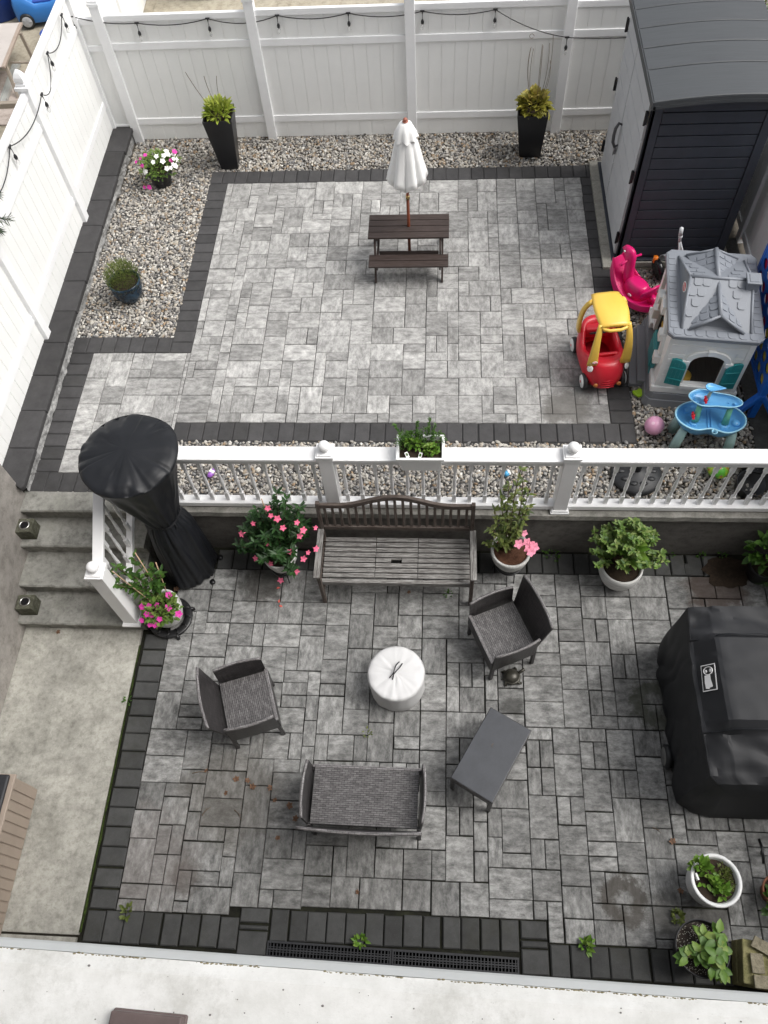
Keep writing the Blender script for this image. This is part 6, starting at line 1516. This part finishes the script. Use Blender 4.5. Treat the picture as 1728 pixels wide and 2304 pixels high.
m = MB(); bush(m, (.09, -.02, .22), (.06, .045, .07), 190, .028, .022, 17, up=.3, low=-.1); bush(m, (-.06, .02, .24), (.06, .03, .08), 70, .05, .024, 18, up=.4, low=-.1); m.build('parsley', lf_hyd, t)
for x, y, r_ in ((-.11, -.07, .5), (.0, -.075, -.3)):
    m = MB(); m.M = T(x, y, .235) @ rz(r_) @ Matrix.Rotation(R(30), 4, 'X'); m.box((0, 0, 0), (.028, .05, .003)); g_ = m.build('plant_tag', white_pl, t)
    m = MB(); m.M = T(x, y, .235) @ rz(r_) @ Matrix.Rotation(R(30), 4, 'X'); m.box((0, .004, .0025), (.018, .025, .001)); m.build('tag_print', lf_green, g_)
# H: plants at the right edge by the wall, right-hand pots
t = thing('potted_plant', 'shaded leafy plant in a black pot in the corner by the wall, right edge', 'potted plant', (5.74, -5.0, LZ))
pot_round(t, dark_plastic, [(0, .1), (.2, .13), (.22, .14)]); m = MB(); bush(m, (.0, .05, .34), (.19, .14, .20), 120, .10, .06, 3, low=-.2); m.build('foliage', lf_green, t)
t = thing('grass_pot', 'tan post and grassy strands at the right edge beyond the covered grill', 'plant', (5.90, -5.13, LZ)); m = MB(); m.box((0, 0, .13), (.1, .2, .26)); m.build('post_block', cane_wood, t, bevel=.006)
m = MB(); rr = random.Random(2)
for k in range(60): a = rr.uniform(2.2, 4.6); m.leaf((-.04, -.05, .15), (math.cos(a), math.sin(a), rr.uniform(.1, 1)), rr.uniform(.12, .24), .006, .1, droop=.15)
m.build('strands', lf_green, t)
t = thing('timber_planter', 'weathered timber planter with curled bark scraps in the bottom right corner', 'planter box', (5.08, -8.31, LZ), R(-8))
m = MB(); mossw = concrete('mossy_timber', (.20, .19, .08), (.36, .33, .17), .4, 6)
m.bx(-.14, .2, -.15, .15, 0, .12); m.bx(-.135, .2, -.145, .15, .123, .25); m.build('timbers', mossw, t, bevel=.01)
m = MB(); m.box((.05, .10, .29), (.26, .08, .02), rot=-.35, rx=.2); m.box((.06, -.11, .28), (.26, .085, .02), rot=.08); m.box((-.04, .0, .275), (.09, .13, .015), rot=.1); m.box((.12, .02, .30), (.07, .09, .02), rot=.9, rx=.4); m.build('bark', concrete('bark_pale', (.20, .175, .12), (.42, .38, .28), .7, 9), t, bevel=.004)
m = MB(); m.sphere((.12, -.02, .31), .035, 12, 8, (1.3, .8, .5)); m.build('red_scrap', red_pl, t)
for (x, y) in ((5.20, -7.50),):
    t = thing('lantern_hook', 'black metal bracket of an item cut off at the right edge above the white pot', 'bracket', (x+.07, y, LZ)); m = MB(); m.tube([(0, -.10, .12), (0, .0, .15), (.0, .08, .12)], .012, 6); m.box((.06, -.02, .10), (.12, .03, .03)); m.build('bracket', black_metal, t)
t = thing('potted_plant', 'clay pot with low leaves cut off at the right edge', 'potted plant', (5.325, -7.80, LZ)); pot_round(t, plain('terracotta', (.22, .09, .05), .8, .2, 9), [(0, .08), (.15, .11), (.17, .12)]); m = MB(); bush(m, (-.02, -.10, .16), (.10, .12, .06), 40, .07, .04, 13, low=-.2); m.build('foliage', lf_green, t)

# ---- deck box
t = thing('deck_box', 'ribbed beige plastic deck box with a dark lid at the lower left edge', 'storage box', (-1.06, -7.78, LZ))
bg_pl = plain('beige_plastic', (.33, .27, .22), .55, .08, 4)
m = MB(); m.bx(-.25, .25, -.58, .57, 0, .46); n = 14
for k in range(n): ya = -.57+1.13*k/n; m.bx(.25, .262, ya, ya+1.13/n-.012, .02, .445)
for k in range(6): xa = -.24+.48*k/6; m.bx(xa, xa+.07, .57, .582, .02, .445)
m.build('box_body', bg_pl, t, bevel=.006)
m = MB(); m.bx(-.265, .272, -.60, .592, .462, .49); m.build('rim', bg_pl, t, bevel=.008)
m = MB(); m.bx(-.26, .235, -.60, .58, .4905, .53); m.build('lid', plain('lid_charcoal', (.025, .026, .03), .35, .1), t, bevel=.015, seg=3)

# ================================================================ WEEDS AND FALLEN LEAVES
def weed(label, x, y, z, n, L, mat, seed, r=.04, h=.03):
    m = MB(); m.M = T(0, 0, 0); bush(m, (0, 0, .0), (r, r, h), n, L, L*.5, seed, up=.5, low=0); o_ = m.build('weed', mat, None); o_.location = (x, y, z); tag(o_, label, 'weed'); return o_
weed('small bright weed growing in the trench drain joint', 2.10, -8.27, LZ, 26, .05, lf_hyd, 3)
weed('leafy weed in the paver joint left of the black pot', 3.86, -8.22, LZ, 34, .055, lf_hyd, 4)
weed('feathery weed between the white pot and the black pot', 4.58, -8.0, LZ, 80, .035, lf_olive, 5, .05, .06)
weed('weed at the lower left where the dark border meets the pale pavers', .19, -8.14, LZ, 24, .05, lf_olive, 6)
weed('tiny weed on the walkway edge by the dark border', -.17, -6.4, LZ, 14, .03, lf_green, 7)
weed('low creeping weed along the wall between the bench and the green bush', 3.80, -4.80, LZ, 40, .035, lf_green, 8, .08, .04)
weed('small weed under the right end of the bench', 2.78, -5.26, LZ, 16, .03, lf_green, 9)
weed('small yellow-green weed in the paver joint just left of the loveseat', 2.07, -6.63, LZ, 16, .03, lf_olive, 10)
for k, (x, y) in enumerate(((4.95, -4.79), (5.25, -4.80), (5.45, -4.79))): weed(['weed at the wall base left of the broken pavers', 'weed at the wall base above the broken pavers', 'weed at the wall base nearest the corner plant'][k], x, y, LZ, 16, .035, lf_green, 20+k)
lv = [(.663, -7.006, 'on the pale pavers below the left wicker armchair, furthest left'), (.947, -7.069, 'below the left armchair beside a twig'), (1.05, -7.073, 'just right of its neighbour below the left armchair'), (.868, -7.183, 'lowest of those left of the paver seam'), (1.098, -7.13, 'below and right of the armchair leaves'), (1.253, -7.131, 'flat orange, left of the loveseat arm'), (1.304, -7.226, 'near the loveseat left arm'), (1.434, -7.276, 'small, next to the loveseat arm'), (1.5, -7.376, 'closest to the loveseat'), (1.365, -7.529, 'lower left of the loveseat'), (2.053, -7.921, 'below the loveseat near the dark border'), (4.616, -7.448, 'above the white pot'), (4.633, -7.809, 'against the left side of the white pot'), (2.394, -5.246, 'under the bench'), (.089, -5.264, 'between the heater cover and the grey pot'), (-.99, -5.739, 'at the foot of the steps')]
base = None
for k, (x, y, w_) in enumerate(lv):
    if base is None:
        m = MB()
        for q in range(5): a = q*1.0-2; m.leaf((0, 0, .004), (math.cos(a), math.sin(a), .15), .035 if q in (1, 2, 3) else .026, .022, .3)
        m.tube([(-.0, 0, .004), (-.02, .004, .006)], .0012, 4); base = m.build('fallen_leaf', leaf_brown); o_ = base
    else: o_ = base.copy(); SC.collection.objects.link(o_)
    o_.location = (x, y, LZ+.006); o_.rotation_euler = (R((k*53) % 40-20), R((k*31) % 30-15), k*1.9); sc_ = .7+.5*((k*17) % 10)/10; o_.scale = (sc_,)*3
    tag(o_, 'dry brown fallen leaf '+w_, 'leaf', 'fallen leaves on the lower paving')
for k, (x, y, w_) in enumerate(((1.09, -5.23, 'nearest the plant stand'), (1.131, -5.387, 'middle one of the three'), (1.173, -5.427, 'furthest from the plant stand'))):
    m = MB(); m.leaf((0, 0, .004), (1, .2, .1), .04, .022, .3); o_ = m.build('fallen_petal', plain('petal_coral%d' % k, (.62, .12, .09), .6)); o_.location = (x, y, LZ+.004); o_.rotation_euler = (0, 0, k*1.3); tag(o_, 'coral pink fallen petal on the pavers, '+w_, 'petal', 'fallen pink petals')

# ================================================================ BEYOND THE FENCES
blue_toy = plastic('blue_toy_plastic', (.04, .20, .55), .35); navy_pl = plastic('navy_plastic', (.02, .07, .35), .4)
t = thing('toy_car', 'blue plastic toy car in the neighbouring yard beyond the left fence, top left', 'toy car', (-3.42, 3.95, 0), R(12))
m = MB(); rs = []
for x, h0, h1, hy in ((-.36, .12, .30, .12), (-.32, .07, .40, .19), (-.2, .06, .44, .21), (-.02, .06, .30, .22), (.2, .06, .30, .22), (.36, .07, .34, .20), (.44, .10, .26, .14)): rs.append([(x, -hy, h0), (x, -hy, h1*.8), (x, -hy*.8, h1), (x, hy*.8, h1), (x, hy, h1*.8), (x, hy, h0)])
m.rings(rs, smooth=True); m.build('body', blue_toy, t, bevel=.01)
m = MB(); m.box((.10, 0, .31), (.30, .30, .03)); m.build('cockpit', navy_pl, t, bevel=.01)
for x in (-.2, .30):
    for sy in (-1, 1):
        m = MB(); m.M = T(x, sy*.215, .105) @ Matrix.Rotation(R(90), 4, 'X'); m.lathe([(-.03, .085), (-.025, .105), (.025, .105), (.03, .085)], 24); wl = m.build('wheel', rub, t)
        m = MB(); m.M = T(x, sy*.247, .105) @ Matrix.Rotation(R(90)*(1 if sy < 0 else -1), 4, 'X'); m.lathe([(0, .075), (.004, .07)], 20, cap0=False)
        for k in range(5): a = k*1.257; m.box((.042*math.cos(a), .042*math.sin(a), .006), (.05, .014, .006), rot=a)
        m.build('hubcap', plastic('hub_silver', (.45, .46, .48), .35), wl)
t = thing('plastic_tub', 'large round blue plastic tub at the very top left corner', 'tub', (-4.17, 4.20, 0)); m = MB(); m.lathe([(0, .001), (0, .33), (.36, .38), (.38, .40), (.38, .37), (.02, .31), (.02, .001)], 36, cap0=False, cap1=False); m.build('tub_wall', navy_pl, t)
t = thing('plastic_basin', 'small dark blue basin half hidden behind the top of the left fence', 'basin', (-3.10, 3.32, 0)); m = MB(); m.lathe([(0, .001), (0, .12), (.13, .15), (.14, .162), (.14, .148), (.015, .11), (.015, .001)], 28, cap0=False, cap1=False); m.build('basin_wall', navy_pl, t)
t = thing('outdoor_table', 'worn pale table top on grey wooden legs in the yard beyond the left fence', 'table', (-3.6, 2.5, 0))
pale_top = plain('pale_table_top', (.50, .46, .43), .6, .08, 3)
m = MB(); m.prism([(-.45, -.5), (.26, -.5), (.20, .60), (-.45, .57)], .385, .40); m.build('tabletop', pale_top, t, bevel=.003)
m = MB(); m.prism([(.262, -.5), (.31, -.5), (.25, .60), (.202, .60)], .37, .402); m.build('edge_strip', plain('pinkish_wood', (.36, .29, .24), .7), t, bevel=.003)
for a, b_ in (((.28, .36, .38), (.33, .31, 0)), ((.26, -.36, .38), (.36, -.60, 0)), ((-.3, .4, .38), (-.36, .45, 0)), ((-.3, -.36, .38), (-.36, -.5, 0))):
    m = MB(); m.beam(a, b_, .045, .03, up=(0, 1, 0)); m.build('leg', grey_wood, t, bevel=.003)
m = MB(); m.beam((.15, -.02, .18), (.48, -.0, .16), .02, .02); m.build('brace', grey_wood, t)
t = thing('metal_channel', 'galvanised metal channel lying on the ground beyond the left fence', 'metal strip', (-3.45, 2.27, .03), R(4)); m = MB(); m.bx(-.05, .05, -.46, .46, -.01, 0); m.bx(-.05, -.045, -.46, .46, 0, .035); m.bx(.045, .05, -.46, .46, 0, .035); m.build('channel', plain('galvanised', (.45, .46, .44), .4, .1, 9, metal=.3), t)
t = thing('timber_beam', 'grey timber beam across the neighbouring yard, left of the pointed post cap', 'beam', (-3.1, 1.19, .36)); m = MB(); m.beam((-.5, -.02, 0), (.32, .01, 0), .07, .07); m.build('timber', grey_wood, t, bevel=.004)
m = MB(); m.prism([(-4.4, 1.3), (-2.9, 1.3), (-3.05, 2.55), (-4.4, 2.6)], -.011, .012); struct(m, 'neighbour_slab', concrete('pink_slab', (.38, .32, .28), (.48, .42, .38), .2, 1))
fence('vinyl_fence', 'white vinyl fence dividing the yards beyond the top left corner', (-1.85, 3, 0), [(-1.72, 1.15), (-1.85, 3.0), (-1.95, 4.9)], [(.9,), (.9,)], 0, [1.5, 1.5], {}, [1.6]*3, .1)
t = thing('garden_gate', 'white barred metal gate beyond the back fence, near the top left', 'gate', (-1.62, 4.45, 0)); m = MB(); m.bx(-.24, .24, -.015, .015, .02, .06); m.bx(-.24, .24, -.015, .015, .95, 1.0)
m.bx(-.25, -.22, -.02, .02, 0, 1.05); m.bx(.22, .25, -.02, .02, 0, 1.05); m.build('gate_frame', white_paint, t, bevel=.003)
for k in range(6): m = MB(); xx = -.18+k*.07; m.tube([(xx, 0, .03), (xx, 0, .99)], .009, 6); m.build('bar', white_paint, t)
t = thing('wheelie_bin', 'dark green bin beyond the back fence at the top edge', 'bin', (-1.05, 4.55, 0)); m = MB(); m.box((0, 0, .42), (.52, .45, .84), tap=.85); m.build('bin_body', plain('bin_green', (.012, .10, .07), .4), t, bevel=.02); m = MB(); m.box((0, -.01, .87), (.56, .50, .05)); m.build('lid', plain('bin_lid', (.015, .13, .09), .4), t, bevel=.015)
fence('vinyl_fence', 'white vinyl fence behind the shed at the top right corner, past the shrub', (6.95, 2.5, 0), [(6.95, .2), (6.95, 2.0), (6.95, 3.8)], [(.75,), (.75,)], 0, [1.2, 1.2], {}, [1.25]*3, .1)
t = thing('shrub', 'light green leafy shrub behind the shed roof at the top right corner', 'shrub', (6.52, 1.72, 0)); m = MB(); m.tube([(0, 0, 0), (.02, -.01, .5), (-.02, .0, .9)], [.03, .022, .012], 7)
for a in range(5): m.tube([(.0, 0, .5), (.15*math.cos(a*1.3), .15*math.sin(a*1.3), .8), (.26*math.cos(a*1.3), .26*math.sin(a*1.3), 1.05)], [.014, .010, .005], 5)
m.build('trunk', twig_mat, t); m = MB(); bush(m, (0, 0, .98), (.36, .36, .34), 620, .10, .032, 41, up=.1, low=-.6, droop=.2); m.build('crown', lf_mid, t)
t = thing('evergreen_tree', 'needled evergreen twig reaching in over the left fence', 'tree', (-2.35, -3.25, 0)); m = MB(); m.tube([(0, 0, 0), (.01, 0, 1.2), (0, 0, 2.6)], [.06, .045, .015], 8); m.build('trunk', twig_mat, t)
m = MB(); rr = random.Random(3); brs = [((.0, 0, 2.0), (.55, .35, 1.98), (1.03, .66, 1.60)), ((.55, .36, 1.95), (.80, .62, 1.88), (.98, .74, 1.82)), ((.7, .45, 1.88), (.88, .50, 1.75), (.98, .48, 1.62))]
for k in range(9): a = 2.2+k*.45; brs.append(((0, 0, 1.0+k*.16), (.3*math.cos(a), .3*math.sin(a), 1.05+k*.16), (.6*math.cos(a), .6*math.sin(a), .95+k*.16)))
for s_ in brs: m.tube(curve3(s_, 8), .005, 5)
m.build('branches', twig_mat, t); m = MB()
for s_ in brs:
    c_ = curve3(s_, 40)
    for i in range(14, 40):
        d0 = (c_[i+1]-c_[i]).normalized()
        for q in range(7): v = Vector((rr.gauss(0, 1), rr.gauss(0, 1), rr.gauss(0, .7))); m.leaf(c_[i], d0*.9+v.normalized()*.8, .085, .009, .1, rnd=rr.random())
m.build('needles', lf_twig, t)
# broken twigs scattered on the lower paving
for k, (x, y, L_, a_, w_) in enumerate(((.62, -7.02, .15, .12, 'pointing at a brown leaf below the left armchair'), (.80, -6.60, .07, .9, 'just behind the left armchair'), (1.0, -7.36, .11, -.8, 'between the leaves and the loveseat'), (.72, -7.34, .10, .9, 'in the paver seam left of the leaves'), (4.50, -7.36, .08, -.5, 'left of the leaf above the white pot'))):
    m = MB(); m.tube([(-L_/2, 0, .004), (-.01, .008, .007), (L_/2, -.004, .004)], [.004, .003, .0015], 5); m.tube([(.0, .006, .006), (.02, .02, .006)], .0018, 4); o_ = m.build('fallen_twig', twig_mat); o_.location = (x, y, LZ+.002); o_.rotation_euler = (0, 0, a_); tag(o_, 'thin dark fallen twig '+w_, 'twig', 'fallen twigs')

# moss lining the joint between walkway and paving, and soil at the broken pavers
mossy = NB('moss_green'); v_ = mossy.coord('Object'); mossy.col(mossy.ramp(mossy.noise(v_, 30, 6, .8), [(.35, (.018, .022, .008)), (.5, (.03, .045, .012)), (.7, (.06, .09, .02))])); mossy.bump(mossy.noise(v_, 120, 4), .8, .006); mossy = mossy.done(.95, 0, .1)
m = MB(); rs = []
for k in range(121):
    y = -5.85-2.45*k/120; w_ = .006+.007*noise.noise(Vector((y*6, 0, 0)))+.006*max(0, (-y-6.4)/2); rs.append([(XL-.032, y, LZ-.012), (XL-.032+2*w_, y, LZ-.012), (XL-.032+2*w_*.8, y, LZ-.003), (XL-.030, y, LZ+.002)])
m.rings(rs, smooth=True); o_ = m.build('moss_line', mossy); tag(o_, 'thin band of green moss filling the joint between the walkway and the dark border', 'moss', kind='stuff')
m = MB(); rr = random.Random(5); n = 30
m.add([(5.47+.22*(1+.35*noise.noise(Vector((math.cos(a)*2, math.sin(a)*2, 1))))*math.cos(a), -4.98+.17*(1+.35*noise.noise(Vector((math.cos(a)*2, math.sin(a)*2, 5))))*math.sin(a), LZ+.0065) for a in [6.283*q/n for q in range(n)]], [tuple(range(n))])
struct(m, 'bare_soil', soil_mat)
fence('vinyl_fence', 'white vinyl fence beside the lower patio, past the covered grill', (6.2, -6.6, LZ), [(6.2, -4.85), (6.2, -6.7), (6.2, -8.5)], [(LZ+1.1, LZ+.25)]*2, LZ, [LZ+1.5]*2, {}, [LZ+1.6]*3, .1)
